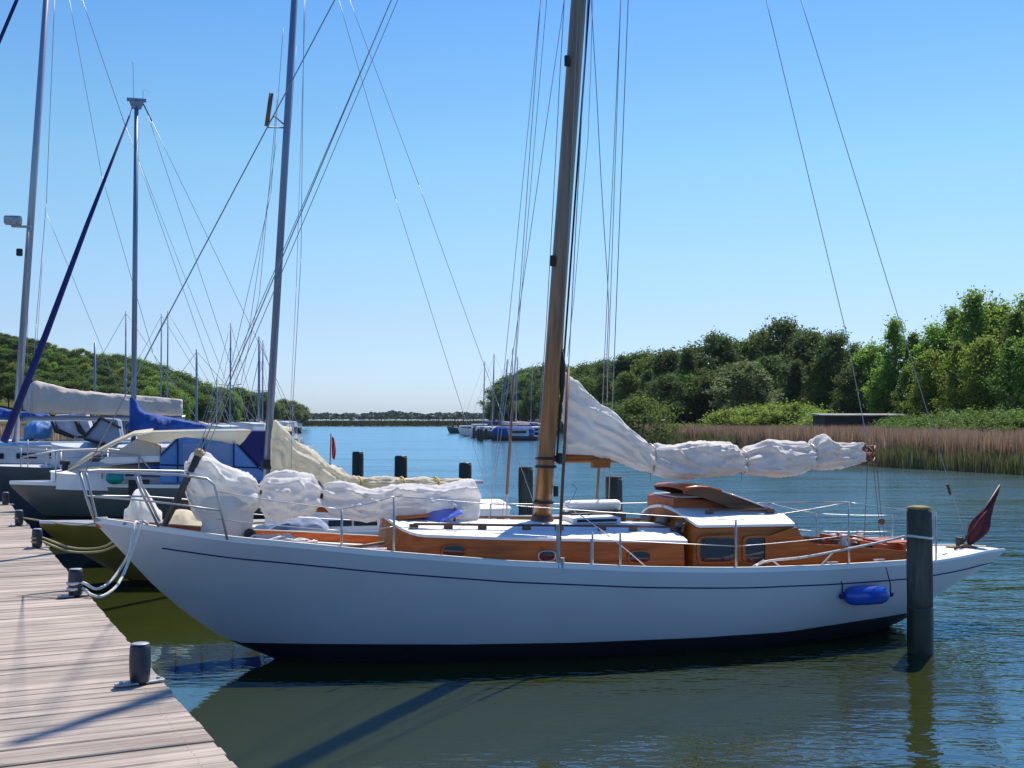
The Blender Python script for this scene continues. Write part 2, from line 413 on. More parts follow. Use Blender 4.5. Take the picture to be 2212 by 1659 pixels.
# ------------------------------------------------------------------ water
def water_mat():
    m = bpy.data.materials.new('harbour_water'); m.use_nodes = True
    t = m.node_tree; b = t.nodes['Principled BSDF']; N = t.nodes.new; K = t.links.new
    b.inputs['Base Color'].default_value = (0.017, 0.022, 0.005, 1)
    b.inputs['Roughness'].default_value = 0.025
    b.inputs['IOR'].default_value = 1.5
    g = N('ShaderNodeNewGeometry')
    def nz(sc, st, det, rot=0.0):
        mp = N('ShaderNodeMapping'); mp.inputs['Scale'].default_value = st; mp.inputs['Rotation'].default_value = (0, 0, rot)
        K(g.outputs['Position'], mp.inputs[0])
        n = N('ShaderNodeTexNoise'); n.inputs['Scale'].default_value = sc; n.inputs['Detail'].default_value = det; n.inputs['Roughness'].default_value = 0.55
        K(mp.outputs[0], n.inputs[0]); return n.outputs[0]
    def math_(op, a, b_, c=None):
        x = N('ShaderNodeMath'); x.operation = op
        for i, q in enumerate((a, b_, c)):
            if q is None: continue
            if isinstance(q, (int, float)): x.inputs[i].default_value = q
            else: K(q, x.inputs[i])
        return x.outputs[0]
    def rng(v, a, b_, c, d):
        x = N('ShaderNodeMapRange'); x.interpolation_type = 'SMOOTHSTEP'
        x.inputs[1].default_value = a; x.inputs[2].default_value = b_; x.inputs[3].default_value = c; x.inputs[4].default_value = d
        K(v, x.inputs[0]); return x.outputs[0]
    sp = N('ShaderNodeSeparateXYZ'); K(g.outputs['Position'], sp.inputs[0])
    fine = nz(5.5, (1.0, 2.0, 1), 1.5, 0.25)
    mid_ = nz(0.9, (1.0, 1.9, 1), 1, -0.2)
    # calm water in the lee of the jetty and hulls, open water is rippled
    side = math_('MULTIPLY_ADD', sp.outputs[1], 0.44, sp.outputs[0])      # distance off the jetty line, roughly
    lee = rng(side, 1.5, 9.5, 0.10, 1.0)
    patch = rng(nz(0.07, (1, 3.2, 1), 3), 0.36, 0.62, 0.30, 1.15)
    patch = math_('MULTIPLY', patch, rng(sp.outputs[1], 16, 90, 1.0, 0.42))
    amp = math_('MULTIPLY', lee, patch)
    h = math_('ADD', math_('MULTIPLY', fine, 0.022), math_('MULTIPLY', mid_, 0.062))
    h = math_('MULTIPLY', h, amp)
    bp = N('ShaderNodeBump'); bp.inputs['Strength'].default_value = 1.0; bp.inputs['Distance'].default_value = 1.0
    K(h, bp.inputs['Height'])
    fr = N('ShaderNodeFresnel'); fr.inputs[0].default_value = 2.45; K(bp.outputs[0], fr.inputs[1])
    gl = N('ShaderNodeBsdfGlossy'); gl.inputs['Color'].default_value = (0.52, 0.80, 1.0, 1); K(math_('ADD', math_('MULTIPLY', rng(sp.outputs[1], 12, 34, 0.0, 0.085), rng(side, 3, 9, .3, 1.0)), rng(side, 4.5, 10, .02, .045)), gl.inputs['Roughness']); K(bp.outputs[0], gl.inputs['Normal'])
    df = N('ShaderNodeBsdfDiffuse'); df.inputs['Color'].default_value = (0.029, 0.035, 0.006, 1); K(bp.outputs[0], df.inputs['Normal'])
    mx = N('ShaderNodeMixShader'); K(fr.outputs[0], mx.inputs[0]); K(df.outputs[0], mx.inputs[1]); K(gl.outputs[0], mx.inputs[2])
    K(mx.outputs[0], t.nodes['Material Output'].inputs[0]); t.nodes.remove(b)
    return m
wm = MB()
wm.add([(-3500, -300, 0), (3500, -300, 0), (3500, 6000, 0), (-3500, 6000, 0)], [(0, 1, 2, 3)])
tag(wm.build('water', water_mat()), kind='structure')

# ------------------------------------------------------------------ land
def land(name, edge, back, z=0.35, lip=1.2):
    """flat bank: edge = shore line, back = closing points; the rim slopes down into the water"""
    n = len(edge)
    mb = MB()
    e = [Vector((x, y, 0)) for x, y in edge]
    inn = []
    cen = Vector((sum(p[0] for p in back) / len(back), sum(p[1] for p in back) / len(back), 0))
    for p in e:
        d = (cen - p).normalized(); inn.append(p + d * lip)
    vs = [(p.x, p.y, -0.4) for p in e] + [(p.x, p.y, z) for p in inn] + [(x, y, z + 0.3) for x, y in back]
    fs = [(i, i + 1, n + i + 1, n + i) for i in range(n - 1)]
    fs.append(tuple(range(n, 2 * n)) + tuple(range(2 * n, 2 * n + len(back))))
    mb.add(vs, fs)
    return tag(mb.build(name, M_land), kind='structure')
EDGE_R = [(60, 22), (40, 36), (22.8, 51), (19.3, 60), (15.6, 78), (13.6, 115), (13.2, 143), (11.5, 200), (9, 270), (14, 400), (60, 520)]
land('bank_right', EDGE_R, [(900, 700), (900, 22)])
EDGE_L = [(-60, 30), (-48, 60), (-52, 110), (-62, 200), (-72, 300), (-84, 400), (-120, 470)]
land('bank_left', EDGE_L, [(-900, 500), (-900, 30)])
EDGE_F = [(-900, 470), (-130, 470), (-60, 462), (20, 455), (70, 470), (900, 520)]
land('bank_far', EDGE_F, [(2500, 3500), (-2500, 3500)], lip=4)
# wooded hill on the left
def hill_h(x, y):
    """terrain height of the wooded hill"""
    ax = (-x - 0.24 * y) / 60.0
    a = min(1, max(0, ax)); a = a * a * (3 - 2 * a)
    b = math.exp(-((y - 330) / 170.0) ** 2)
    return 0.4 + 20 * a * b
hb = MB(); rows = []
for i in range(26):
    x = -420 + i * 14.5
    rows.append([(x, y, hill_h(x, y) + 0.4 * noise.noise(Vector((x * .05, y * .05, 0))) - (0.5 if hill_h(x, y) < .6 else 0)) for y in np.linspace(110, 560, 34)])
hb.grid(rows)
tag(hb.build('hills', M_land, sm=True), kind='structure')

# ------------------------------------------------------------------ foliage
rng = np.random.default_rng(5)
def quads(name, P, S, mt, parent=None, upbias=0.0, aspect=1.0):
    """P (n,3) centres, S (n,) sizes: one leaf-clump face each, random orientation"""
    n = len(P)
    a = rng.normal(size=(n, 3)); a[:, 2] *= (1 - upbias); a /= np.linalg.norm(a, axis=1)[:, None]
    b = rng.normal(size=(n, 3)); b -= a * (a * b).sum(1)[:, None]; b /= np.linalg.norm(b, axis=1)[:, None]
    a = a * (S * 0.5)[:, None]; b = b * (S * 0.5 * aspect)[:, None]
    bend = np.cross(a, b); bend /= (np.linalg.norm(bend, axis=1)[:, None] + 1e-9); bend *= (S * 0.14)[:, None]
    V = np.stack([P - a - b * .5, P - a * .2 - b + bend, P + a + b * .4, P + a * .2 + b - bend], 1).reshape(-1, 3)
    me = bpy.data.meshes.new(name)
    me.vertices.add(4 * n); me.vertices.foreach_set('co', V.astype(np.float32).ravel())
    me.loops.add(4 * n); me.loops.foreach_set('vertex_index', np.arange(4 * n, dtype=np.int32))
    me.polygons.add(n); me.polygons.foreach_set('loop_start', np.arange(0, 4 * n, 4, dtype=np.int32))
    me.polygons.foreach_set('loop_total', np.full(n, 4, dtype=np.int32))
    me.update(calc_edges=True)
    me.materials.append(mt)
    o = bpy.data.objects.new(name, me); COL.objects.link(o)
    if parent: o.parent = parent
    return o

def make_tree(name, kind, h, mt, bark, ncl, nleaf, lsize, seed):
    global rng
    rng = np.random.default_rng(seed)
    root = empty(name, (0, 0, 0))
    # trunk and limbs
    tr = MB(); pts = []; 
    rr = 0.016 * h if kind != 'bush' else 0.05
    top = h * (0.9 if kind in ('tall', 'birch') else 0.7)
    for i in range(7):
        t = i / 6
        pts.append((0.25 * math.sin(seed + 3 * t) * t, 0.25 * math.cos(seed * 2 + 2 * t) * t, top * t))
    tr.tube(pts, [rr * (1.15 - t / 6 * 1.0) for t in range(7)], 7)
    C = []; 
    for i in range(ncl):
        u = rng.random()
        if kind == 'round':
            z = h * (0.30 + 0.66 * u); q = (z / h - 0.30) / 0.66
            rad = 0.30 * h * math.sqrt(max(0.05, 1 - (2 * q - 0.92) ** 2 * 0.85))
        elif kind == 'tall':
            z = h * (0.16 + 0.81 * u); q = (z / h - 0.16) / 0.81
            rad = 0.20 * h * (0.55 + 0.9 * q) * math.sqrt(max(0.03, 1 - q ** 2.4))
        elif kind == 'birch':
            z = h * (0.22 + 0.77 * u); q = (z / h - 0.22) / 0.77
            rad = 0.17 * h * (0.6 + 0.5 * math.sin(q * 3.0)) * (1.02 - q ** 2.2)
        elif kind == 'pine':
            z = h * (0.12 + 0.86 * u); q = (z / h - 0.12) / 0.86
            rad = 0.19 * h * (1.03 - q) ** 0.8
        else:
            z = h * (0.08 + 0.8 * u); q = u
            rad = 0.75 * h * math.sqrt(max(0.04, 1 - q * q))
        an = rng.random() * 6.283; f = 0.35 + 0.65 * math.sqrt(rng.random())
        wob = 1 + 0.5 * math.sin(an * 2 + seed) * math.sin(z * 1.1 + seed) + .25 * math.sin(an * 5 + z)
        C.append((math.cos(an) * rad * f * wob, math.sin(an) * rad * f * wob, z))
        if kind != 'bush' and i % 3 == 0:
            z0 = max(0.12 * h, z - 0.16 * h)
            j = min(5, int(z0 / top * 6)); p0 = Vector(pts[j]); p0.z = z0
            p1 = Vector(C[-1]); mid = p0.lerp(p1, 0.5) + Vector((0, 0, 0.03 * h))
            tr.tube([p0, mid, p1], [rr * .38, rr * .24, rr * .08], 5)
    tr.build('trunk', bark, root, sm=True)
    C = np.array(C); rc = {'round': .062, 'tall': .052, 'birch': .040, 'pine': .04, 'bush': .16}[kind] * h
    idx = np.repeat(np.arange(len(C)), nleaf)
    dirs = rng.normal(size=(len(idx), 3)); dirs /= np.linalg.norm(dirs, axis=1)[:, None]
    rad = rc * np.clip(np.abs(rng.normal(0.75, 0.42, len(idx))), 0, 1.45) * np.repeat(0.5 + 1.0 * rng.random(len(C)), nleaf)
    el = np.repeat(rng.uniform([.8, .8, .7], [1.5, 1.5, 1.5 if kind in ('birch', 'tall', 'pine') else 1.1], (len(C), 3)), nleaf, axis=0)
    P = C[idx] + dirs * rad[:, None] * el
    if kind == 'birch': P[:, 2] -= rng.random(len(idx)) * 0.03 * h
    S = lsize * (0.6 + 0.8 * rng.random(len(idx)))
    quads('crown', P, S, mt, root)
    return root
PROTO = {
    'dark_a': make_tree('broadleaf_tree', 'round', 12, L_dark, M_bark, 150, 110, 0.24, 1),
    'dark_b': make_tree('broadleaf_tree', 'tall', 13, L_dark, M_bark, 150, 110, 0.23, 2),
    'mid_a': make_tree('broadleaf_tree', 'tall', 12, L_mid, M_bark, 140, 110, 0.23, 3),
    'mid_b': make_tree('broadleaf_tree', 'round', 11, L_mid, M_bark, 140, 110, 0.23, 4),
    'light_a': make_tree('birch_tree', 'birch', 14, L_light, M_birchbark, 150, 80, 0.20, 5),
    'light_b': make_tree('birch_tree', 'birch', 12, L_mid, M_birchbark, 130, 80, 0.20, 6),
    'light_c': make_tree('broadleaf_tree', 'tall', 12, L_light, M_bark, 140, 105, 0.22, 8),
    'olive': make_tree('willow_tree', 'round', 8, L_olive, M_bark, 120, 130, 0.17, 9),
    'pine': make_tree('conifer_tree', 'pine', 12, L_dark, M_bark, 140, 90, 0.21, 10),
    'bush': make_tree('bush', 'bush', 2.4, L_bush, M_bark, 40, 210, 0.09, 11),
    'bushd': make_tree('bush', 'bush', 2.6, L_mid, M_bark, 40, 210, 0.09, 12),
}
NAMES = {}
USED = set()
def plant(kind, x, y, z, s, label, cat, group, sx=1.0):
    p = PROTO[kind]
    o = p if kind not in USED else copy_tree(p)
    USED.add(kind)
    o.location = (x, y, z); o.scale = (s * sx, s * sx, s); o.rotation_euler = (0, 0, random.random() * 6.28)
    return tag(o, label, cat, group)
PH = {'dark_a': 12, 'dark_b': 13, 'mid_a': 12, 'mid_b': 11, 'light_a': 14, 'light_b': 12, 'light_c': 12, 'olive': 8, 'pine': 12, 'bush': 2.4, 'bushd': 2.6}
def plant_px(kind, px, top, Y, label, cat='tree', group=None, zb=0.4, sx=1.0):
    if 1330 < px < 2400: Y *= interp([(1330, 1.0), (1400, 1.15), (1560, 1.45), (1760, 1.42), (1860, 1.2), (2000, 1.05), (2100, 1.0)], px)
    p = at(px, top, Y); hgt = p.z - zb
    return plant(kind, p.x, Y, zb, hgt / PH[kind], label, cat, group, sx)

GR = 'trees on the bank behind the reeds'
# skyline of the right-hand wood (x in the picture, y of the top)
SKY_R = [(1200, 800), (1260, 790), (1330, 775), (1400, 762), (1470, 755), (1500, 748), (1530, 726), (1560, 720), (1590, 735), (1625, 728), (1660, 712), (1690, 694),
         (1720, 705), (1760, 722), (1800, 716), (1845, 740), (1880, 742), (1925, 700), (1970, 712), (2010, 700), (2050, 655), (2090, 640), (2130, 628), (2170, 660), (2212, 640), (2300, 640)]
lab_dark = 'dark green tree behind the reeds'
lab_light = 'light green feathery birch at the right end of the wood'
# individual, recognisable trees first
plant_px('dark_a', 1548, 722, 112, 'dark round-topped tree standing over the olive willow', 'tree', GR, sx=1.0)
plant_px('olive', 1606, 782, 92, 'olive green willow with a rounded crown at the edge of the wood', 'tree', GR, sx=1.25)
plant_px('dark_b', 1690, 694, 118, 'tallest dark tree, between the willow and the low shed', 'tree', GR, sx=1.1)
plant_px('dark_a', 1752, 716, 112, 'dark tree with pale gaps, just beyond the yellow-green bushes', 'tree', GR, sx=.95)
plant_px('dark_b', 1808, 722, 108, 'dark tree rising directly behind the low shed roof', 'tree', GR, sx=1.05)
plant_px('light_a', 2105, 632, 98, 'tallest pale birch against the sky', 'tree', GR, sx=1.15)
plant_px('light_a', 1932, 690, 100, 'slim birch whose pointed top meets the topping lift wire', 'tree', GR)
plant_px('pine', 1485, 752, 118, 'narrow pointed dark tree near the sail peak', 'tree', GR)
plant_px('mid_a', 1640, 716, 122, 'mid green tree rising over the willow', 'tree', GR)
for k, (px, tp, Y) in enumerate([(1852, 770, 104), (1885, 745, 108), (1975, 720, 102), (2020, 705, 104), (2058, 668, 106), (2150, 655, 100), (2195, 672, 92), (2235, 640, 96), (2290, 650, 90),
                                  (1905, 800, 96), (1960, 790, 94), (2010, 760, 95), (2070, 740, 92), (2130, 730, 90), (2185, 730, 86), (2240, 720, 84)]):
    plant_px(['light_a', 'light_c', 'light_b', 'light_c'][k % 4], px, tp, Y, ('tall fresh green tree on the skyline at the bright end of the wood' if k < 9 else 'lower fresh green tree in front of the pale birches'), 'tree', GR, sx=1.1)
for k, (px, tp, Y) in enumerate([(1235, 800, 215), (1262, 790, 205), (1290, 782, 195), (1318, 778, 185), (1345, 768, 178), (1372, 765, 170), (1398, 762, 160), (1424, 762, 150), (1450, 756, 142), (1475, 765, 135),
                                  (1505, 762, 128), (1580, 740, 122), (1612, 742, 126), (1725, 712, 124), (1775, 735, 122), (1830, 755, 116), (1520, 800, 112), (1480, 800, 118), (1440, 810, 122), (1400, 800, 135),
                                  (1355, 805, 150), (1310, 810, 168), (1270, 815, 180), (1660, 770, 106), (1720, 780, 104), (1780, 770, 103), (1835, 800, 100), (1575, 790, 104), (1545, 800, 106)]):
    plant_px(['mid_a', 'dark_b', 'mid_b', 'dark_a', 'pine'][k % 5], px, tp, Y, (lab_dark + ', seen through rigging beside the wooden mast' if px < 1400 else lab_dark + ', between mainsail peak and olive willow' if px < 1600 else lab_dark + ', between willow and low shed'), 'tree', GR, sx=1.15)
# farther part of the right wood, towards the harbour mouth
for k, (px, tp, Y) in enumerate([(1068, 868, 330), (1080, 838, 325), (1092, 822, 318), (1106, 812, 312), (1120, 806, 306), (1135, 800, 300), (1150, 795, 290), (1166, 792, 280), (1184, 788, 268), (1205, 790, 255), (1222, 792, 240),
                                  (1100, 850, 290), (1128, 845, 280), (1155, 840, 265), (1185, 840, 250), (1215, 835, 235), (1245, 830, 220)]):
    plant_px(['dark_a', 'mid_b', 'dark_b'][k % 3], px, tp, Y, 'distant dark tree beyond the moored boats at the harbour mouth', 'tree', 'trees at the harbour mouth', sx=1.25)
# bushes at the back of the reeds
for k, (px, tp, Y) in enumerate([(1385, 850, 96), (1565, 885, 82), (1590, 880, 84), (1620, 872, 83), (1650, 878, 82), (1680, 870, 84), (1712, 868, 83), (1735, 872, 84), (1770, 890, 80)]):
    plant_px('bush' if k else 'bushd', px, tp, Y, 'yellow-green bush between the reeds and the dark trees' if k else 'round bright bush standing alone left of the willow', 'bush', 'bushes behind the reeds' if k else None, sx=(1.5 if k else 1.35))
for k, (px, tp, Y) in enumerate([(2000, 895, 74), (1955, 893, 86), (1935, 898, 84), (1800, 897, 78), (2035, 885, 76), (2070, 888, 74), (2105, 880, 76), (2140, 884, 73), (2175, 880, 75), (2210, 882, 72), (2245, 880, 72), (1975, 905, 74), (2120, 895, 70), (2190, 896, 69)]):
    plant_px('bushd', px, tp, Y, 'low green bush at the back of the reeds below the pale birches', 'bush', 'low bushes below the birches', sx=1.5)

# left hill trees
GL = 'trees on the wooded hill'
SKY_L = [(-60, 700), (0, 716), (50, 735), (120, 750), (180, 755), (230, 762), (280, 770), (330, 785), (380, 800), (410, 818), (460, 828), (520, 838), (560, 845), (600, 858), (650, 874)]
random.seed(11)
n = 0
for row, (Y, dy, st) in enumerate([(300, 0, 17), (262, 16, 19), (225, 38, 21), (190, 62, 24), (160, 84, 28)]):
    px = -40 + row * 7
    lim = 585 - row * 60
    while px < lim:
        tp = interp(SKY_L, px) + dy * (1 - px / 900) + random.uniform(-5, 6)
        base = hill_h((px - CX) / F * Y, Y)
        p = at(px, tp, Y)
        hgt = max(5.0, p.z - base)
        if hgt > 15: base += hgt - 15; hgt = 15
        kd = random.choice(['dark_a', 'mid_b', 'mid_a', 'dark_b', 'mid_b', 'light_c'])
        plant(kd, p.x, Y, base - 0.3, hgt / PH[kd], ['leafy tree on the crest of the wooded hill, outlined against the sky', 'leafy tree just below the crest of the wooded hill', 'leafy tree halfway up the slope of the wooded hill', 'leafy tree low on the slope of the wooded hill', 'leafy tree at the foot of the wooded hill behind the boats'][row], 'tree', GL, 1.25)
        px += st * random.uniform(.8, 1.2); n += 1
plant_px('light_c', 358, 828, 120, 'bright yellow-green tree at the foot of the wooded hill', 'tree', GL, sx=1.2)
plant_px('light_c', 325, 838, 122, 'small yellow-green tree with reddish neighbours below the hill', 'tree', GL, sx=1.3)
for px, tp, Y in [(590, 868, 300), (612, 862, 310), (632, 866, 320), (650, 874, 330)]:
    plant_px('olive', px, tp, Y, 'rounded tree where the hill meets the water', 'tree', 'trees at the point of the hill', sx=1.3)
# distant woodland across the water: one mass
P = []
for px in np.arange(520, 1400, 0.9):
    for k in range(34):
        Y = 560 + 260 * rng.random()
        topy = 894 + 1.4 * math.sin(px * .043) + 1.2 * math.sin(px * .13 + 1) + .9 * math.sin(px * .31) - 2.5 * math.exp(-((px - 860) / 30) ** 2) + 2 * math.exp(-((px - 700) / 40) ** 2)
        p = at(px, topy + (904 - topy) * rng.random(), Y)
        P.append((p.x, Y, max(1.0, p.z)))
P = np.array(P)
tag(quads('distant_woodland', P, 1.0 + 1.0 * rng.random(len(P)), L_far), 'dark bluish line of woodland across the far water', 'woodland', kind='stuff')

# ------------------------------------------------------------------ reeds
def blades(name, X, Y, H, W_, mt, label, lean=0.12):
    n = len(X)
    an = rng.random(n) * 3.1416
    ax = np.cos(an) * W_ / 2; ay = np.sin(an) * W_ / 2
    lx = rng.normal(size=n) * lean * H; ly = rng.normal(size=n) * lean * H
    z0 = np.zeros(n) - 0.1
    V = np.stack([np.stack([X - ax, Y - ay, z0], 1), np.stack([X + ax, Y + ay, z0], 1),
                  np.stack([X + ax * .8 + lx * .4, Y + ay * .8 + ly * .4, H * .6], 1), np.stack([X + lx, Y + ly, H], 1),
                  np.stack([X - ax * .8 + lx * .4, Y - ay * .8 + ly * .4, H * .6], 1)], 1).reshape(-1, 3)
    me = bpy.data.meshes.new(name)
    me.vertices.add(5 * n); me.vertices.foreach_set('co', V.astype(np.float32).ravel())
    me.loops.add(5 * n); me.loops.foreach_set('vertex_index', np.arange(5 * n, dtype=np.int32))
    me.polygons.add(n); me.polygons.foreach_set('loop_start', np.arange(0, 5 * n, 5, dtype=np.int32))
    me.polygons.foreach_set('loop_total', np.full(n, 5, dtype=np.int32))
    me.update(calc_edges=True); me.materials.append(mt)
    o = bpy.data.objects.new(name, me); COL.objects.link(o)
    return tag(o, label, 'reeds', kind='stuff')
M_reed = mat('dry_reed_stalks', (0.50, 0.345, 0.225), 0.9, spec=0.1, vs=0.12, col2=(0.36, 0.235, 0.15), island=0.35, trans=0.25)
M_reedg = mat('young_green_reeds', (0.22, 0.24, 0.08), 0.7, vs=0.35, col2=(0.15, 0.13, 0.06), island=0.3, trans=0.3)
def along(edge, nper, d0, d1, power=1.0, i0=0, i1=99):
    X = []; Y = []; D = []
    for (x0, y0), (x1, y1) in list(zip(edge, edge[1:]))[i0:i1]:
        L = math.hypot(x1 - x0, y1 - y0); dist = max(30, (y0 + y1) / 2)
        n = int(L * nper * (60 / dist) ** 1.1)
        t = rng.random(n); u = d0 + (d1 - d0) * rng.random(n) ** power
        nx, ny = (y1 - y0) / L, -(x1 - x0) / L      # to the right of the walking direction
        X.append(x0 + (x1 - x0) * t + nx * u); Y.append(y0 + (y1 - y0) * t + ny * u); D.append(np.full(n, dist))
    return np.concatenate(X), np.concatenate(Y), np.concatenate(D)
ER = [(40, 36), (22.8, 51), (19.3, 60), (15.6, 78), (13.6, 115), (13.2, 143), (11.5, 200), (9, 270)]
X, Y, D = along(ER, 1000, 0.5, 40, 1.6)
wobh = np.array([noise.noise(Vector((a * .12, b * .12, 0))) for a, b in zip(X, Y)])
blades('dry_reed_bed', X, Y, (1.65 + 0.45 * rng.random(len(X)) + 0.25 * wobh), 0.05 * D / 60 * (0.7 + .6 * rng.random(len(X))), M_reed, 'belt of dry brown reeds along the far bank', 0.05)
X, Y, D = along(ER, 420, -0.4, 2.6, 1.0)
wobh = np.array([noise.noise(Vector((a * .35, b * .35, 4))) for a, b in zip(X, Y)])
blades('green_reed_fringe', X, Y, np.clip(0.75 + 0.4 * rng.random(len(X)) + 0.9 * wobh, .3, 1.7), 0.04 * D / 60 * (0.7 + .6 * rng.random(len(X))), M_reedg, 'fringe of young green reeds at the edge of the water', 0.09)
ef = [(-130, 470), (-60, 462), (20, 455), (70, 470), (200, 480)]
X, Y, D = along([(b, c) for b, c in ef][::-1], 260, 2, 60, 1.3)
blades('far_reed_bed', X, Y, 2.2 + .5 * rng.random(len(X)), .5 + .3 * rng.random(len(X)), mat('far_reeds', (0.24, 0.185, 0.09), 1.0, spec=0.0, vs=0.03, col2=(0.11, 0.105, 0.04), island=.2), 'thin brown reed bed across the far end of the water', 0.05)
X, Y, D = along(EDGE_L[2:6][::-1], 300, 0.5, 10, 1.3)
blades('hill_foot_reeds', X, Y, 1.3 + .8 * rng.random(len(X)), .2 + .1 * rng.random(len(X)), M_reed, 'strip of reeds at the foot of the wooded hill', 0.05)

# low shed behind the reeds
p0 = at(1776, 910, 98); p1 = at(1950, 910, 98)
sh = empty('boat_shed', ((p0.x + p1.x) / 2, 99, 0.9)); wd = p1.x - p0.x
tag(sh, 'low dark shed with a pale roof edge behind the reeds', 'shed')
b = MB(); b.box((0, 0, 0.95), (wd, 4, 1.9)); b.build('wall', M_shed, sh)
b = MB(); b.box((0, 0, 1.98), (wd + .6, 4.6, 0.09), rx=R(2)); b.build('roof', M_shedroof, sh)
for i in range(4):
    b = MB(); b.box((-wd / 2 + wd * (i + .5) / 4, -2.03, 0.95), (wd / 4 - .5, .06, 1.7)); b.build('door', M_rubber, sh)

# ------------------------------------------------------------------ jetty
JE = Vector((-2.17, 7.17, 0)); JD = Vector((-0.444, 0.896, 0)); JP = Vector((-0.896, -0.444, 0))
JZ = 0.8
jt = empty('wooden_jetty', (JE.x, JE.y, 0), math.atan2(JP.y, JP.x))
tag(jt, 'weathered grey plank jetty with dark bollards along its edge', 'jetty')
jrot = Matrix.Rotation(-math.atan2(JP.y, JP.x), 3, 'Z')
def jl(wp):      # world -> jetty local (x = along planks away from the water, y = along the edge)
    v = jrot @ (Vector(wp) - Vector((JE.x, JE.y, 0))); return v
dirl = jrot @ JD   # +-y
sgn = 1 if dirl.y > 0 else -1
b = MB(); y = -12.0; random.seed(3)
while y < 17.5:
    wd = random.choice([0.115, 0.12, 0.125])
    gap = random.choice([0.006, 0.008, 0.008, 0.011, 0.016, 0.022])
    j = random.uniform(-.006, .006); zz = random.uniform(-.004, .004)
    x0, x1 = -0.02 + j, 5.2
    m = 4
    tw = random.uniform(-.002, .002)
    cx = random.uniform(1.5, 4.0)
    for (xa, xb) in ((x0, x1),):
        c = 0.006
        yy0, yy1 = sgn * y, sgn * (y + wd)
        if yy0 > yy1: yy0, yy1 = yy1, yy0
        z1 = JZ + zz; z0 = JZ - 0.04
        vs = [(xa, yy0, z0), (xb, yy0, z0), (xb, yy1, z0), (xa, yy1, z0),
              (xa, yy0, z1 - c), (xb, yy0, z1 - c), (xb, yy1, z1 - c + tw), (xa, yy1, z1 - c + tw),
              (xa + c, yy0 + c, z1), (xb - c, yy0 + c, z1), (xb - c, yy1 - c, z1 + tw), (xa + c, yy1 - c, z1 + tw)]
        b.add(vs, [(3, 2, 1, 0), (0, 1, 5, 4), (1, 2, 6, 5), (2, 3, 7, 6), (3, 0, 4, 7), (4, 5, 9, 8), (5, 6, 10, 9), (6, 7, 11, 10), (7, 4, 8, 11), (8, 9, 10, 11)])
    y += wd + gap
b.build('decking', M_plank, jt)
nb = MB(); rn = random.Random(9); yy_ = -12.0
random.seed(3)
while yy_ < 4:
    wd = random.choice([0.115, 0.12, 0.125]); gap = random.choice([0.006, 0.008, 0.008, 0.011, 0.016, 0.022]); random.uniform(0, 1); random.uniform(0, 1); random.uniform(0, 1); random.uniform(0, 1)
    for xx in (0.12, 1.8, 3.5, 5.0):
        for q in (.25, .75):
            cx_, cy_ = xx + rn.uniform(-.012, .012), sgn * (yy_ + wd * q)
            nb.add([(cx_ + .004 * math.cos(k * 1.047), cy_ + .004 * math.sin(k * 1.047), JZ + .0065) for k in range(6)], [(0, 1, 2, 3, 4, 5)])
    yy_ += wd + gap
tag(nb.build('nail_heads', mat('rusty_nail', (0.14, 0.10, 0.08), 0.7), jt), kind='stuff')
M_beam = mat('dark_jetty_beam', (0.07, 0.055, 0.045), 0.85, var=0.3, vs=3, stretch=(3, .4, 3))
for xx in (0.12, 1.8, 3.5, 5.0):
    b = MB(); b.box((xx, sgn * 2.7, JZ - 0.15), (0.14, 29, 0.2)); b.build('beam', M_beam, jt)
for k in range(9):
    for xx in (0.28, 4.8):
        b = MB(); b.lathe([(0.13, -1.2), (0.13, JZ - .25)], (xx, sgn * (-9 + 3.2 * k), 0), 12); b.build('post', M_pile, jt, sm=True)

# bollards
def make_bollard():
    t = empty('bollard', (0, 0, 0))
    b = MB(); b.lathe([(0.05, 0), (0.052, 0.012), (0.058, 0.02), (0.063, 0.09), (0.064, 0.14), (0.062, 0.2), (0.060, 0.222), (0.055, 0.232), (0.03, 0.236)], n=24)
    b.build('post', M_boll, t, sm=True)
    b = MB(); b.lathe([(0.056, 0.2365), (0.05, 0.2405), (0.02, 0.2415)], n=24); b.build('cap', M_galv, t, sm=True)
    b = MB(); b.slab([(-.13, -.045), (.13, -.045), (.15, -.02), (.15, .02), (.13, .045), (-.13, .045), (-.15, .02), (-.15, -.02)], 0.0, 0.012)
    b.build('base_plate', M_galv, t, bevel=.003)
    for s in (-1, 1):
        b = MB(); b.lathe([(0.012, 0.012), (0.012, 0.024), (0.004, 0.026)], (s * .115, 0, 0), 6); b.build('bolt', M_galv, t)
    return t
bo = make_bollard()
BOLL = []
labs = ['largest dark bollard, nearest on the jetty edge', 'dark bollard holding the white double mooring rope', 'dark bollard just beyond the double white rope', 'dark bollard on the jetty by the mustard hull', 'farthest dark bollard, at the picture edge']
for i, (px, py) in enumerate([(302, 1476), (163, 1288), (80, 1184), (41, 1136), (12, 1091)]):
    o = bo if i == 0 else copy_tree(bo)
    p = on(px, py, JZ + .004); o.location = (p.x, p.y, JZ + .006)
    o.rotation_euler = (0, 0, math.atan2(JP.y, JP.x) + R(12))
    s = [1.0, 1.03, 1.0, .98, 1.0][i]; o.scale = (s, s, s)
    tag(o, labs[i], 'bollard', 'bollards along the jetty edge'); BOLL.append(p)

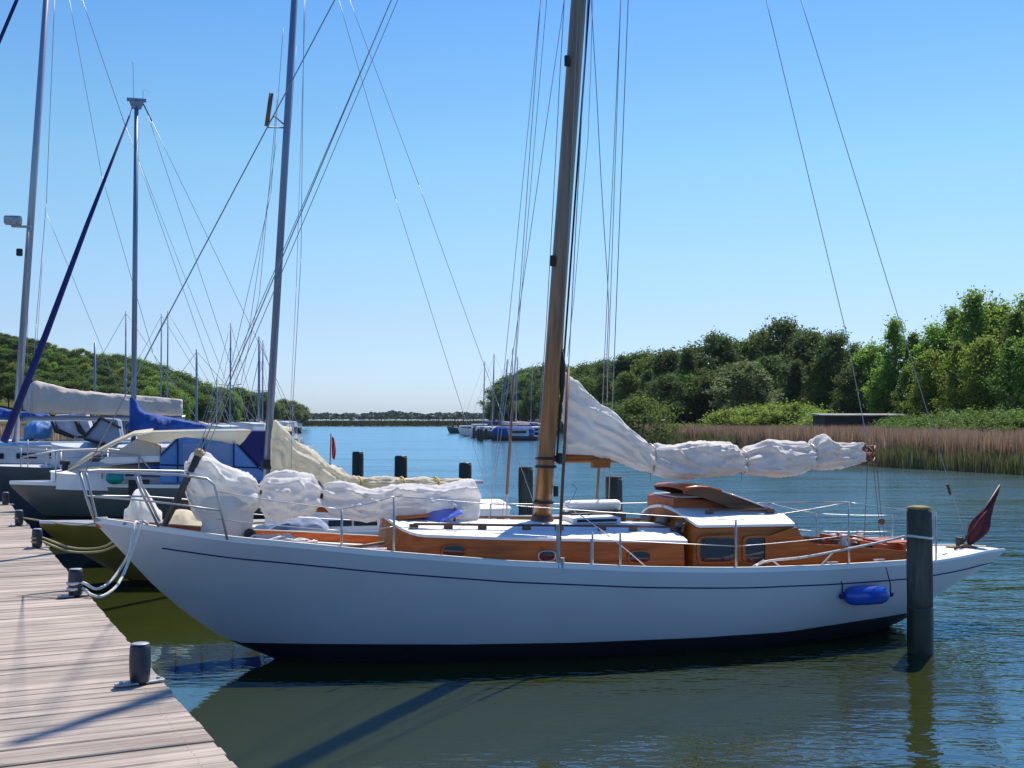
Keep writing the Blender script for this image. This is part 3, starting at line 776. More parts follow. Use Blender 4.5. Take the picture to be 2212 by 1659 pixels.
# ------------------------------------------------------------------ mooring piles
M_piled = mat('black_tarred_pile', (0.035, 0.035, 0.035), 0.8, vs=2.5, stretch=(6, 6, 0.5), col2=(0.015, 0.017, 0.02), bump=0.5, bs=10)
def pile(px, top, Y, r, label, tilt=0.0, topm=M_piletop, shm=None):
    p = at(px, top, Y)
    t = empty('mooring_pile', (p.x, Y, 0)); t.rotation_euler = (0, R(tilt), random.random() * 3)
    b = MB(); h = p.z
    wl_ = min(.48, h * .4)
    b.lathe([(r * 1.03, wl_)] + [(r * (1.03 - .05 * k / 8), wl_ + (h - .06 - wl_) * k / 8) for k in range(1, 9)] + [(r * .93, h - .02)], n=28, jit=.05)
    b.build('shaft', shm or M_pile, t, sm=True)
    b = MB(); b.lathe([(r * 1.05, -1.5), (r * 1.05, 0.2), (r * 1.04, wl_ - .03), (r * 1.032, wl_)], n=28, jit=.05); b.build('wet_foot', M_pilewet, t, sm=True)
    b = MB(); b.lathe([(r * .935, h - .021), (r * .9, h + .002), (r * .5, h + .012), (r * .1, h + .015)], n=28, jit=.05); b.build('end_grain', topm, t, sm=True)
    return tag(t, label, 'mooring pile', 'mooring piles beside the berths')
pile(1985, 1095, 12.05, .127, 'tall weathered pile in front of the white yacht stern, nearest of all')
pile(1326, 1030, 18.4, .135, 'pile seen over the cabin roof, aft of the wooden mast', topm=M_pile)
pile(1136, 1009, 22.0, .14, 'pile standing just behind the foot of the wooden mast', topm=M_pile)
pile(1005, 1000, 24.5, .137, 'dark pile by the end of the cream sail boom', topm=M_pilewet, shm=M_piled)
pile(866, 985, 29.2, .16, 'dark pile in open water, middle one of three', topm=M_pilewet, shm=M_piled)
pile(773, 976, 33.6, .165, 'dark pile in open water, nearest the little red flag', topm=M_pilewet, shm=M_piled)

# ------------------------------------------------------------------ boat toolkit
class Hull:
    """x stations with keel height, sheer height, half beam and section fullness"""
    def __init__(self, keel, sheer, beam, x0, x1, nn=((0, 1.25), (.5, 1.8), (1, 1.9)), mm=((0, 1.2), (.5, 1.5), (1, 1.6))):
        self.keel, self.sheer, self.beam, self.x0, self.x1, self.nn, self.mm = keel, sheer, beam, x0, x1, nn, mm
    def zs(self, x): return smooth(self.sheer, x)
    def zk(self, x): return min(interp(self.keel, x), self.zs(x) - 0.01)
    def b(self, x): return smooth(self.beam, x)
    def y(self, x, z):
        t = (x - self.x0) / (self.x1 - self.x0)
        zk, zs = self.zk(x), self.zs(x)
        tau = min(1, max(0, (z - zk) / (zs - zk)))
        return self.b(x) * (1 - (1 - tau) ** interp(self.nn, t)) ** (1 / interp(self.mm, t))
    def build(self, root, mtop, mbot, boot, mdeck, ns=72, deckdrop=.05, crown=.06, name='hull', transom=True, sink=-0.8):
        xs = [self.x0 + (self.x1 - self.x0) * (1 - math.cos(math.pi * i / ns)) / 2 for i in range(ns + 1)]
        up = []; lo = []
        for x in xs:
            zk, zs = self.zk(x), self.zs(x); zb = min(max(boot(x), zk), zs - .005)
            r = []
            K = 16
            for k in range(K + 1):
                z = zs + (zb - zs) * k / K
                r.append((x, -self.y(x, z), z))
            up.append(r)
            r = []
            for k in range(9):
                z = zb + (zk - zb) * k / 8
                r.append((x, -self.y(x, z), z))
            lo.append(r)
        mb = MB(); mb.grid(up); mb.grid([[(x, -y, z) for x, y, z in r] for r in up])
        if transom:
            r = up[-1]; mb.add(r + [(x, -y, z) for x, y, z in reversed(r)], [tuple(range(2 * len(r)))])
        mb.build(name, mtop, root, sm=True)
        mb = MB(); mb.grid(lo); mb.grid([[(x, -y, z) for x, y, z in r] for r in lo]); mb.build('antifouling', mbot, root, sm=True)
        rows = []
        for x in xs:
            dd = deckdrop(x) if callable(deckdrop) else deckdrop
            bb = self.b(x); z = self.zs(x) - dd
            bb = self.y(x, z) - .002
            rows.append([(x, bb * q, z + crown * (1 - q * q) * min(1, bb)) for q in (-1, -.75, -.5, -.25, 0, .25, .5, .75, 1)])
        MB().grid(rows).build('deck', mdeck, root, sm=True)
    def edge(self, side, dz=0.0, inset=0.0, x0=None, x1=None, n=60):
        a = self.x0 if x0 is None else x0; c = self.x1 if x1 is None else x1
        out = []
        for i in range(n + 1):
            x = a + (c - a) * i / n
            z = self.zs(x) + dz
            yy = (self.y(x, z) if dz < 0 else self.b(x)) - inset
            out.append(Vector((x, side * max(0.004, yy), z)))
        return out
def rail(pts, w, h):
    """rectangular section swept along pts"""
    rows = []
    for i, p in enumerate(pts):
        t = (pts[min(i + 1, len(pts) - 1)] - pts[max(0, i - 1)]).normalized(); nrm = Vector((-t.y, t.x, 0)).normalized()
        a = nrm * w / 2
        rows.append([tuple(p - a), tuple(p + a), tuple(p + a + Vector((0, 0, h))), tuple(p - a + Vector((0, 0, h)))])
    m = MB(); m.grid(rows, closed=True); m.add(rows[0], [(0, 1, 2, 3)]); m.add(rows[-1], [(3, 2, 1, 0)])
    return m
def bundle(fr, top, bot, width, ties=(), y=0.0, nx=150, na=30, amp=0.03, seed=0.0, name='sail', mt=None, root=None, sx=3.0, pinch=.35, skew=None):
    """flaked cloth lashed to a spar: top/bot outlines in the picture on the plane y, half width in metres"""
    pa, pb = top[0][0], top[-1][0]
    rows = []
    for i in range(nx + 1):
        px = pa + (pb - pa) * i / nx
        t = fr.L(px, smooth(top, px), y); q = fr.L(px, smooth(bot, px), y)
        pin = 1.0
        for tx in ties: pin = min(pin, 1 - pinch * math.exp(-((px - tx) / 9.0) ** 2))
        cz = (t.z + q.z) / 2; hz = (t.z - q.z) / 2 * (0.5 + 0.5 * pin); w_ = interp(width, px) * pin
        if i in (0, nx): w_ *= .3; hz *= .85
        if i in (1, nx - 1): w_ *= .8
        r = []
        for k in range(na):
            a = 2 * math.pi * k / na
            ca, sa = math.cos(a), math.sin(a)
            yy = w_ * math.copysign(abs(ca) ** .8, ca) * (1 - .25 * sa); zz = hz * math.copysign(abs(sa) ** .85, sa)
            n1 = noise.noise(Vector((t.x * sx + zz * 2.0 + seed, zz * 9 + yy * 3, seed)))
            n2 = noise.noise(Vector((t.x * sx * 3.1 - zz * 7 + seed, zz * 20, yy * 8 + seed)))
            fold = abs(noise.noise(Vector((t.x * 1.7 + zz * 4.0, zz * 13 - t.x * 1.2, seed + 3)))) * 2 - .5
            tn = min([abs(px - tx) for tx in ties] or [99])
            al = a + .35 * math.sin(t.x * 1.7 + seed)
            cr = 1 - abs(noise.noise(Vector((t.x * 1.5 + al * .55, al * 1.5 - t.x * .9, seed + 8)))) * 4.2
            cr2 = 1 - abs(noise.noise(Vector((t.x * 3.0 - al * .8, al * 2.6 + t.x * 1.3, seed + 15)))) * 3.6
            cr3 = 1 - abs(noise.noise(Vector((t.x * 2.0, al * 5.0, seed + 25)))) * 3.2
            pleat = math.sin(al * 7 + seed) * math.exp(-(tn / 26.0) ** 2) * .55
            d = amp * (n1 * 1.05 + n2 * .22 - fold * .5 + max(0, cr) ** 2 * .85 + max(0, cr2) ** 2 * .38 + max(0, cr3) ** 2 * .22 + pleat) * min(1, hz * 9)
            dsa = d * (0.55 if abs(sa) > .7 else 1)
            r.append((t.x, y + yy + dsa * ca * 1.4, cz + zz + dsa * sa * .8))
        rows.append(r)
    m = MB(); m.grid(rows, closed=True); m.add(rows[0], [tuple(range(na))]); m.add(rows[-1], [tuple(range(na - 1, -1, -1))])
    return m.build(name, mt, root, sm=True)
def tie(fr, px, top, bot, w_, y, root, mt, name='sail_tie', r=.009):
    t = fr.L(px, top, y); q = fr.L(px, bot, y); c = (t + q) / 2; hz = (t.z - q.z) / 2
    pts = [(c.x + .01 * math.sin(3 * a), y + w_ * math.cos(a), c.z + hz * math.sin(a)) for a in [2 * math.pi * k / 20 for k in range(21)]]
    MB().tube(pts, r, 5, flat=1.6).build(name, mt, root, sm=True)
def house(root, x0, x1, wf, zb, zt, crown, rf, mwall, mroof, over=.02, rake=0.0, ns=24, name='cabin_side', rname='cabin_roof', thick=.025, aft=True):
    """trunk cabin: half width wf(x), rounded front of radius rf, walls from zb(x) to zt(x), cambered roof"""
    xs = [x0 + (x1 - x0) * (i / ns) ** 1.6 for i in range(ns + 1)]
    def ww(x):
        f = 1.0
        if x < x0 + rf: f = math.sqrt(max(0, 1 - ((x0 + rf - x) / rf) ** 2)) ** .8
        return max(.02, wf(x) * f)
    lo = [(x, -ww(x), zb(x)) for x in reversed(xs)] + [(x, ww(x), zb(x)) for x in xs]
    hi = [(x + rake * max(0, 1 - (x - x0) / .5), -ww(x) * .97, zt(x) + crown * (1 - (ww(x) / wf(x)) ** 2)) for x in reversed(xs)] + \
         [(x + rake * max(0, 1 - (x - x0) / .5), ww(x) * .97, zt(x) + crown * (1 - (ww(x) / wf(x)) ** 2)) for x in xs]
    m = MB(); m.grid([lo, hi], closed=False)
    if aft:
        a, b_, c, d = lo[0], lo[-1], hi[-1], hi[0]; m.add([a, b_, c, d], [(0, 1, 2, 3)])
    wall = m.build(name, mwall, root, auto=40)
    rows = []; low = []
    for x in [x0 - over] + xs + [x1 + over]:
        xx = min(max(x, x0), x1); h = ww(xx) * .97 + over
        xr = x + rake * max(0, 1 - (xx - x0) / .5)
        qs = [q / 8 for q in range(-8, 9)]
        rows.append([(xr, h * q, zt(xx) + crown * (1 - (h * q / (wf(xx) + over)) ** 2)) for q in qs])
    low = [[(a, b_, c - .002) for a, b_, c in r] for r in rows]; high = [[(a, b_, c + thick) for a, b_, c in r] for r in rows]
    m = MB(); m.grid(high); m.grid(low)
    per = lambda g: [r[0] for r in g] + list(g[-1][1:]) + [r[-1] for r in reversed(g[:-1])] + list(reversed(g[0][1:-1]))
    m.grid([per(low), per(high)], closed=True)
    roof = m.build(rname, mroof, root, auto=50)
    return wall, roof
def wire(a, b_, r, mt, root, name='stay', sag=0.0, n=8):
    a = Vector(a); b_ = Vector(b_)
    pts = [a.lerp(b_, i / n) - Vector((0, 0, sag * 4 * (i / n) * (1 - i / n))) for i in range(n + 1)]
    return MB().tube(pts, r, 5).build(name, mt, root, sm=True)

# ------------------------------------------------------------------ main yacht
A = 16.1
F1 = Frame(-2.42, 11.72, A)
L1 = F1.L
Y1 = empty('classic_sailing_yacht', F1.o, R(A))
tag(Y1, 'white wooden sailing yacht with long overhangs, varnished cabin and thick wooden mast', 'sailing boat')
bx = lambda pts: [(L1(a, c).x, L1(a, c).z) for a, c in pts]
keel = bx([(207, 1132), (267, 1196), (333, 1266), (400, 1323), (467, 1369), (513, 1391), (590, 1421)]) + [(0.6, -.28), (1.6, -.48), (2.6, -.56), (4.6, -.55), (5.8, -.38)] + bx([(1935, 1342), (1958, 1318), (2010, 1284), (2102, 1233), (2150, 1197)])
keel = sorted(keel)
X0, X1 = L1(207, 1130).x, L1(2152, 1187).x
LN = X1 - X0
beam = [(X0 + LN * t, v) for t, v in ((0, .015), (.05, .19), (.1, .37), (.2, .69), (.3, .93), (.4, 1.09), (.5, 1.18), (.6, 1.19), (.7, 1.11), (.8, .92), (.9, .62), (.96, .38), (1, .17))]
GUN = [(207, 1130), (260, 1137), (350, 1150), (490, 1170), (640, 1184), (835, 1203), (1100, 1223), (1400, 1236), (1600, 1238), (1800, 1231), (1960, 1221), (2012, 1215), (2100, 1200), (2154, 1187)]
sheer = []
for i in range(25):
    x = X0 + LN * i / 24
    sheer.append((x, F1.zat(x, -smooth(beam, x), GUN)))
H1 = Hull(keel, sheer, beam, X0, X1)
BOOT = [(207, 1300), (500, 1388), (700, 1391), (1000, 1392), (1250, 1388), (1500, 1378), (1700, 1365), (1920, 1331), (2100, 1300)]
def boot1(x):
    z = .2
    for _ in range(4):
        px, _p = proj(F1.W((x, -H1.y(x, z), z))); z = F1._z(x, -H1.y(x, z), interp(BOOT, px))
    return z if 500 > 0 else .2
M_hullp = mat('shaded_white_hull_paint', (0.48, 0.49, 0.53), 0.3, var=0.06, vs=1.2, bump=0.05, bs=5, stretch=(0.5, 1, 1), coat=0.35)  # white hull: the shade on its side is put into this grey
XR = L1(1958, 1221, -.8).x
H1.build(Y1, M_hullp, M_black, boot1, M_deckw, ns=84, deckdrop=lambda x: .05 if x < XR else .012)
for s in (-1, 1):
    rail(H1.edge(s, 0.0, .013, X0, XR), .02, .045).build('toe_rail', M_white, Y1)
    rail(H1.edge(s, -.04, .036, X0, XR), .02, .084).build('bulwark_lining', M_varn2, Y1)
    rail([p + Vector((0, 0, .0455)) for p in H1.edge(s, 0.0, .02, X0, XR)], .036, .010).build('rail_capping', M_deckw, Y1)
    rail(H1.edge(s, -.012, .012, XR, X1 - .02), .028, .026).build('stern_rail_capping', M_white, Y1)
    pts = [p + Vector((0, s * .004, 0)) for p in H1.edge(s, -.155, 0, X0 + .62, X1 - .3)]
    MB().tube(pts, .007, 5).build('cove_line', M_navy, Y1)
# stem fitting
p = L1(207, 1124); b = MB(); b.box((p.x + .05, 0, p.z + .01), (.12, .06, .04)); b.build('stem_fitting', M_galv, Y1, bevel=.01)
dk = lambda x: H1.zs(x) - .05
# trunk cabin
CT = [(800, 1150), (868, 1160), (1100, 1168), (1473, 1174), (1700, 1176)]
cw = lambda x: smooth([(1.0, .62), (2.0, .72), (3.2, .79), (4.6, .80), (6.0, .76), (7.0, .7)], x)
xc0 = L1(822, 1180, -.15).x; xc1 = L1(1479, 1172, -.8).x
ztrunk = lambda x: F1.zat(x, -cw(x), CT)
house(Y1, xc0, xc1, cw, lambda x: dk(x) - .03, ztrunk, .12, .34, M_varn, M_roof, over=.03, rake=.05)
# doghouse
DT = [(1400, 1142), (1486, 1142), (1718, 1138), (1800, 1138)]
dw = lambda x: cw(x) - .035
xd0 = L1(1480, 1150, -.76).x; xd1 = L1(1714, 1140, -.76).x
zdog = lambda x: F1.zat(x, -dw(x), DT)
house(Y1, xd0, xd1, dw, lambda x: dk(x) - .03, zdog, .17, .10, M_varn, M_roof, over=.025, rake=.07, name='doghouse_side', rname='doghouse_roof')
# windows
def oval(px, py, wpx, hpx, y, round_=.7, frame=M_varn, name='porthole'):
    c = L1(px, py, y); sc = F1.W(c).y / F
    w_, h_ = wpx * sc / 2 / math.cos(R(A)), hpx * sc / 2
    def ring(f, yy, n=28):
        out = []
        for k in range(n):
            a = 2 * math.pi * k / n; ca, sa = math.cos(a), math.sin(a)
            out.append((c.x + w_ * f * math.copysign(abs(ca) ** round_, ca), yy, c.z + h_ * f * math.copysign(abs(sa) ** round_, sa)))
        return out
    m = MB(); m.grid([ring(1.18, y + .02), ring(1.16, y - .012), ring(1.0, y - .014), ring(.97, y + .004)], closed=True)
    o = m.build(name, frame, Y1, auto=60)
    m = MB(); m.add(ring(.99, y - .003), [tuple(range(28))]); m.build('pane', M_glass, o)
    return o
oval(980, 1191, 46, 25, -cw(L1(980, 1191, -.7).x) * .99 - .004)
oval(1181, 1201, 34, 20, -cw(L1(1181, 1201, -.76).x) * .99 - .004, frame=M_steel)
oval(1381, 1203, 46, 24, -cw(L1(1381, 1203, -.8).x) * .99 - .004)
oval(1549, 1187, 80, 52, -dw(L1(1548, 1187, -.76).x) * .99 - .006, .3, name='side_window')
oval(1647, 1188, 80, 54, -dw(L1(1646, 1188, -.76).x) * .99 - .006, .3, name='side_window')
# front windows of the doghouse
for yy, ww_, hh_ in ((-.54, .20, .10), (-.12, .26, .085), (.34, .28, .08)):
    zc = ztrunk(xd0) + .12 * (1 - (yy / .78) ** 2) + .085
    xo = xd0 + (.02 if abs(yy) < .5 else .04)
    b = MB(); b.box((xo, yy, zc), (.03, ww_, hh_), ry=R(16)); o = b.build('front_window', M_dkwood, Y1, bevel=.012)
    b = MB(); b.box((xo - .012, yy, zc), (.014, ww_ - .04, hh_ - .025), ry=R(16)); b.build('pane', M_glass, o)
# hatch box on the doghouse and the raised curved hatch
g = lambda px, py, y=0: L1(px, py, y)
a = g(1455, 1096, -.25); c = g(1600, 1104, -.25)
b = MB(); b.prism([(a.x, a.z - .06), (a.x, g(1455, 1078, -.25).z), (a.x + .05, g(1462, 1075, -.25).z), (c.x, g(1600, 1084, -.25).z), (c.x, a.z - .06)], -.25, .5)
hb_ = b.build('hatch_garage', M_varn2, Y1, bevel=.015)
b = MB(); b.box(((a.x + .05 + c.x) / 2, .125, g(1500, 1074, -.25).z), (c.x - a.x - .06, .68, .016)); b.build('hatch_cover', M_lblue if False else M_roof, hb_)
tc = [(1478, 1060), (1490, 1055), (1508, 1053), (1530, 1054), (1560, 1062), (1607, 1078), (1657, 1098), (1690, 1117), (1717, 1134)]
bc = [(1712, 1142), (1680, 1140), (1657, 1130), (1607, 1109), (1560, 1090), (1530, 1079), (1500, 1070), (1480, 1067)]
out = [(g(x, y, -.42).x, g(x, y, -.42).z) for x, y in tc + bc]
b = MB(); b.prism(out, -.42, -.38); b.prism([(x, z) for x, z in out], .36, .40); b.build('raised_hatch_side', M_dkwood, Y1)
b = MB(); rows = [[(g(x, y, -.42).x, yy, g(x, y, -.42).z + .004 + .02 * math.cos(yy * 3.4)) for yy in np.linspace(-.45, .43, 9)] for x, y in tc]
b.grid(rows); b.build('raised_hatch', M_varn2, Y1, solid=.018, sm=True)
MB().tube([g(x, y - 1, -.455) for x, y in tc[4:]], .008, 6).build('hatch_edging', M_white, Y1, sm=True)
# coaming: swoops from the doghouse down to the cockpit, both sides
cm = [(1650, 1233), (1650, 1160), (1700, 1142), (1719, 1139), (1727, 1156), (1740, 1168), (1762, 1175), (1820, 1178), (1880, 1184), (1960, 1190), (1975, 1226), (1800, 1236)]
out = [(g(x, y, -.74).x, g(x, y, -.74).z) for x, y in cm]
for y0 in (-.775, .70):
    b = MB(); b.prism(out, y0, y0 + .035); b.build('cockpit_coaming', M_varn, Y1)
# cockpit well, seats, aft bulkhead
xa = g(1722, 1180, -.7).x; xb = g(1945, 1190, -.6).x; zc = dk((xa + xb) / 2)
b = MB(); b.box(((xa + xb) / 2, 0, zc + .015), (xb - xa, 1.40, .02)); b.build('cockpit_sole', M_dkwood, Y1)
for s in (-1, 1):
    b = MB(); b.box(((xa + xb) / 2, s * .5, zc + .1), (xb - xa - .02, .3, .035)); b.build('cockpit_seat', M_varn, Y1, bevel=.006)
for xx, mt in ((g(1895, 1190, -.5).x, M_varn2), (xb, M_varn2)):
    b = MB(); b.box((xx, 0, zc + .13), (.04, 1.36, .24)); b.build('bulkhead', mt, Y1)
b = MB(); b.box((g(1715, 1170).x, 0, zc + .22), (.03, 1.3, .2)); b.build('companionway_board', M_dkwood, Y1)
b = MB(); b.box((g(1925, 1187, -.4).x, -.33, zc + .22), (.34, .5, .09)); b.build('stern_locker', M_varn2, Y1, bevel=.012)
MB().tube([g(1850, 1168, -.1), g(1890, 1171, -.1), g(1940, 1180, -.05)], [.018, .022, .028], 8).build('tiller', M_varn, Y1, sm=True)
def winch(px, py, y, s=1.0):
    c = g(px, py, y); m = MB(); m.lathe([(.055 * s, 0), (.05 * s, .02), (.036 * s, .05), (.036 * s, .08), (.048 * s, .1), (.045 * s, .115), (.015 * s, .12)], c, 14); m.build('winch', M_steel, Y1, auto=40)
winch(1822, 1178, -.72); winch(1858, 1168, .65); winch(1800, 1174, .66)
# black gear and coiled lines in the cockpit
def coil(px, py, y, r, n, mt, name='rope_coil', flat=True, tr=.011):
    c = g(px, py, y); pts = []
    for i in range(n * 14 + 1):
        a = 2 * math.pi * i / 14; rr = r * (1 + .2 * noise.noise(Vector((i * .13, y, 1))))
        pts.append((c.x + rr * math.cos(a) * 1.3, c.y + rr * math.sin(a), c.z + .012 * (i / 14) + .015 * noise.noise(Vector((i * .3, 2, y)))))
    return MB().tube(pts, tr, 5).build(name, mt, Y1, sm=True)
coil(1872, 1172, .1, .14, 4, M_ropew); coil(1920, 1172, .05, .12, 3, M_ropew); coil(1815, 1172, .3, .1, 3, M_rubber)
b = MB()
for px, py, yy, s in ((1835, 1172, .2, .09), (1850, 1176, -.1, .07), (1880, 1182, -.35, .08), (1893, 1172, .3, .06)):
    c = g(px, py, yy); b.lathe([(s * .2, -s * .5), (s, -s * .3), (s * 1.1, 0), (s * .8, s * .4), (s * .2, s * .6)], c, 10, jit=.25)
b.build('winch_cover', M_rubber, Y1, sm=True)
# roof furniture
def roofz(x, y): return ztrunk(x) + .12 * (1 - (y / cw(x)) ** 2) + .03
for s in (-1, 1):
    xa_, xb_ = g(893, 1150, s * .5).x + (0 if s < 0 else .3), g(1455, 1150, s * .5).x
    n = 8; pts = [Vector((xa_ + (xb_ - xa_) * i / 24, s * .52, roofz(xa_ + (xb_ - xa_) * i / 24, .52) + .045)) for i in range(25)]
    m = MB(); m.tube(pts, .014, 6)
    for i in range(n):
        q = pts[int(i * 24 / (n - 1))]; m.box((q.x, q.y, q.z - .022), (.09, .022, .05))
    m.build('handrail', M_dkwood, Y1)
q = [g(x, y, -.58) for x, y in ((1540, 1128), (1672, 1126))]
m = MB(); pts = [Vector((q[0].x + (q[1].x - q[0].x) * i / 8, -.5, zdog(q[0].x) + .17 * (1 - (.5 / .76) ** 2) + .07)) for i in range(9)]
m.tube(pts, .014, 6)
for i in (0, 8): m.box((pts[i].x, -.5, pts[i].z - .022), (.09, .022, .05))
m.build('handrail', M_dkwood, Y1)
c = g(1278, 1110, .35)
zr = roofz(c.x, .35)
ra = g(1222, 1110, .35).x; rb = g(1338, 1110, .35).x
m = MB(); m.box(((ra + rb) / 2, .35, zr + .05), (rb - ra, .42, .11)); hc = m.build('skylight', M_rubber, Y1, bevel=.01)
m = MB(); m.lathe([(.03, ra - .02), (.06, ra), (.066, ra + .05), (.066, rb - .03), (.05, rb), (.02, rb + .01)], (0, .35, zr + .17), 16, axis='X', jit=.05); m.build('canvas_roll', M_tan if False else M_roof, Y1, sm=True)
ra = g(1222, 1122, .02).x; rb = g(1325, 1122, .02).x; zz = roofz((ra + rb) / 2, 0)
m = MB(); m.box(((ra + rb) / 2, 0.0, zz + .025), (rb - ra, .42, .06)); o = m.build('sliding_hatch', M_roof, Y1, bevel=.008)
m = MB(); m.box(((ra + rb) / 2, -.212, zz + .025), (rb - ra - .1, .006, .03)); m.build('hatch_slot', M_rubber, o)
# propped blue fore hatch
fa = g(903, 1127, -.2); fb = g(992, 1092, -.2)
m = MB(); dx = fb.x - fa.x; dz = fb.z - fa.z
m.box(((fa.x + fb.x) / 2, -.12, (fa.z + fb.z) / 2 - .01), (math.hypot(dx, dz), .34, .03), ry=-math.atan2(dz, dx), rx=R(24)); o = m.build('fore_hatch', M_bluehatch, Y1, bevel=.01)
for yy in (-.2, .16):
    m = MB(); m.box((fb.x - .05, yy, (fb.z + roofz(fb.x, 0)) / 2 - .02), (.018, .018, fb.z - roofz(fb.x, 0))); m.build('hatch_prop', M_dkwood, o)
fc = g(841, 1116, 0); fd = g(905, 1104, 0)
m = MB(); m.box(((fc.x + fd.x) / 2 + .04, 0, fc.z + .01), (.34, .5, .035), ry=-R(6)); m.build('hatch_coaming', M_varn, Y1, bevel=.006)
# mast
def mastpt(py, ex=0.0): return L1(1171 + (1115 - py) * (1250 - 1171) / 1115.0 + ex, py, 0)
mb_ = MB(); ys = [1122, 1000, 800, 600, 400, 200, 0, -300, -600, -900, -1150]
pts = [mastpt(v) for v in ys]; mr_ = [.108, .107, .105, .103, .100, .100, .099, .096, .09, .078, .062]
mb_.tube(pts, mr_, 20, flat=.85); mo = mb_.build('mast', M_mast, Y1, sm=True)
c = mastpt(1116); m = MB(); m.lathe([(.125, -.08), (.125, -.02), (.118, 0.0), (.108, .02)], c, 20); m.build('mast_collar', M_dkwood, mo, auto=50)
for py in (990, 1008, 1085):
    c = mastpt(py); m = MB(); m.lathe([(.112, -.015), (.118, -.008), (.118, .008), (.112, .015)], c, 20); m.build('mast_band', M_rubber, mo, sm=True)
for py, ex in ((135, -20), (565, -20), (1060, 22), (990, 26)):
    c = mastpt(py, ex); m = MB(); m.box((c.x, -.06, c.z), (.05, .04, .12)); m.build('cleat', M_rubber, mo, bevel=.01)
# sail track on the after face
m = MB(); m.tube([mastpt(v, 22) + Vector((0, -.02, 0)) for v in (985, 600, 200, -300, -900)], .012, 5); m.build('sail_track', M_rubber, mo)
m = MB(); pts = [mastpt(v, e) + Vector((0, -.05, 0)) for v, e in ((755, 14), (790, 18), (830, 20), (870, 22))]; m.tube(pts, [.02, .035, .03, .012], 8); m.build('halyard_bundle', M_rubber, mo, sm=True)
HEADY = -1150
# boom and mainsail
ba = mastpt(990, 22); bb_ = g(1884, 985, 0)
m = MB(); m.tube([ba, ba.lerp(bb_, .5), bb_], [.05, .055, .045], 12); boom = m.build('boom', M_varn, Y1, sm=True)
m = MB(); m.box(ba + Vector((-.02, 0, 0)), (.12, .06, .07)); m.build('gooseneck', M_rubber, boom, bevel=.01)
m = MB(); m.box(g(1297, 1001, -.03), (.2, .1, .1)); m.build('boom_fitting', M_varn, boom, bevel=.01)
TOPM = [(1219, 806), (1232, 818), (1258, 838), (1268, 850), (1290, 872), (1325, 895), (1350, 920), (1395, 955), (1405, 961), (1450, 962), (1480, 957), (1560, 957), (1580, 963), (1600, 976), (1620, 966), (1660, 955), (1690, 956), (1735, 960), (1749, 962), (1760, 950), (1778, 942), (1800, 955), (1825, 959), (1858, 959)]
BOTM = [(1219, 985), (1250, 986), (1300, 988), (1340, 1000), (1380, 1013), (1430, 1027), (1480, 1031), (1530, 1029), (1580, 1021), (1600, 1019), (1640, 1024), (1700, 1026), (1745, 1014), (1790, 1011), (1825, 1007), (1858, 1000)]
bundle(F1, TOPM, BOTM, [(1219, .05), (1260, .07), (1330, .12), (1400, .17), (1560, .19), (1700, .18), (1800, .14), (1858, .08)], ties=(1405, 1602, 1750), nx=360, na=70, amp=.05, seed=2.0, name='mainsail', mt=M_sail_main, root=Y1)
for px, tp, bt in ((1405, 960, 1021), (1602, 972, 1021), (1750, 960, 1014)):
    tie(F1, px, tp - 2, bt + 3, .15, 0, Y1, M_steel, r=.006)
    wire(g(px, bt, -.02), g(px, bt + 18, -.02), .004, M_wire, Y1, 'tie_end')
# rope tangle at the boom end
m = MB()
c = g(1872, 978, 0)
for k in range(7):
    ph = k * 1.3
    pts = [(c.x + .09 * math.cos(a + ph) * (1 + .3 * math.sin(ph)) + .03 * math.sin(2 * ph), .09 * math.sin(a * 1.0 + ph * 2), c.z + .11 * math.sin(a + .4 * k) - .02 * k * .3) for a in [2 * math.pi * i / 12 for i in range(12)]]
    m.tube(pts, .011, 5)
m.build('sheet_tangle', M_tubeb, Y1, sm=True)
for (a, c, e, f) in ((1893, 990, 1904, 1118), (1885, 990, 1898, 1118), (1874, 1000, 1867, 1165), (1898, 1135, 1905, 1172), (1908, 1135, 1912, 1172)):
    wire(g(a, c, 0), g(e, f, 0), .004, M_tubeb, Y1, 'mainsheet')
c = g(1904, 1127, 0); m = MB(); m.lathe([(.012, -.02), (.038, -.016), (.04, 0), (.038, .016), (.012, .02)], c, 14, axis='Y'); m.build('sheet_block', M_dkwood, Y1, auto=50)
# jib lashed on its club boom
wire(g(395, 1088, .14), g(1015, 1085, .14), .035, M_varn, Y1, 'jib_boom')
m = MB(); m.box(g(700, 1101, .1), (.62, .16, .05), ry=R(3)); m.build('jib_boom_saddle', M_varn, Y1, bevel=.015)
TOPJ = [(398, 1000), (412, 985), (432, 980), (455, 983), (480, 1000), (520, 1018), (548, 1035), (560, 1047), (572, 1030), (600, 1020), (640, 1021), (672, 1025), (690, 1045), (712, 1046), (740, 1047), (790, 1057), (830, 1054), (880, 1048), (940, 1052), (975, 1048), (1000, 1042), (1022, 1042), (1036, 1068)]
BOTJ = [(398, 1050), (412, 1092), (432, 1118), (455, 1122), (480, 1120), (520, 1112), (548, 1100), (560, 1092), (572, 1108), (600, 1122), (640, 1118), (672, 1108), (690, 1096), (712, 1110), (740, 1116), (790, 1120), (830, 1118), (880, 1112), (940, 1112), (975, 1120), (1000, 1122), (1022, 1120), (1036, 1100)]
bundle(F1, TOPJ, BOTJ, [(398, .12), (430, .20), (500, .25), (560, .2), (620, .26), (690, .2), (800, .25), (900, .24), (1000, .2), (1036, .1)], ties=(560, 692), nx=380, na=72, amp=.062, seed=9.0, y=.14, name='jib', mt=M_sail, root=Y1)
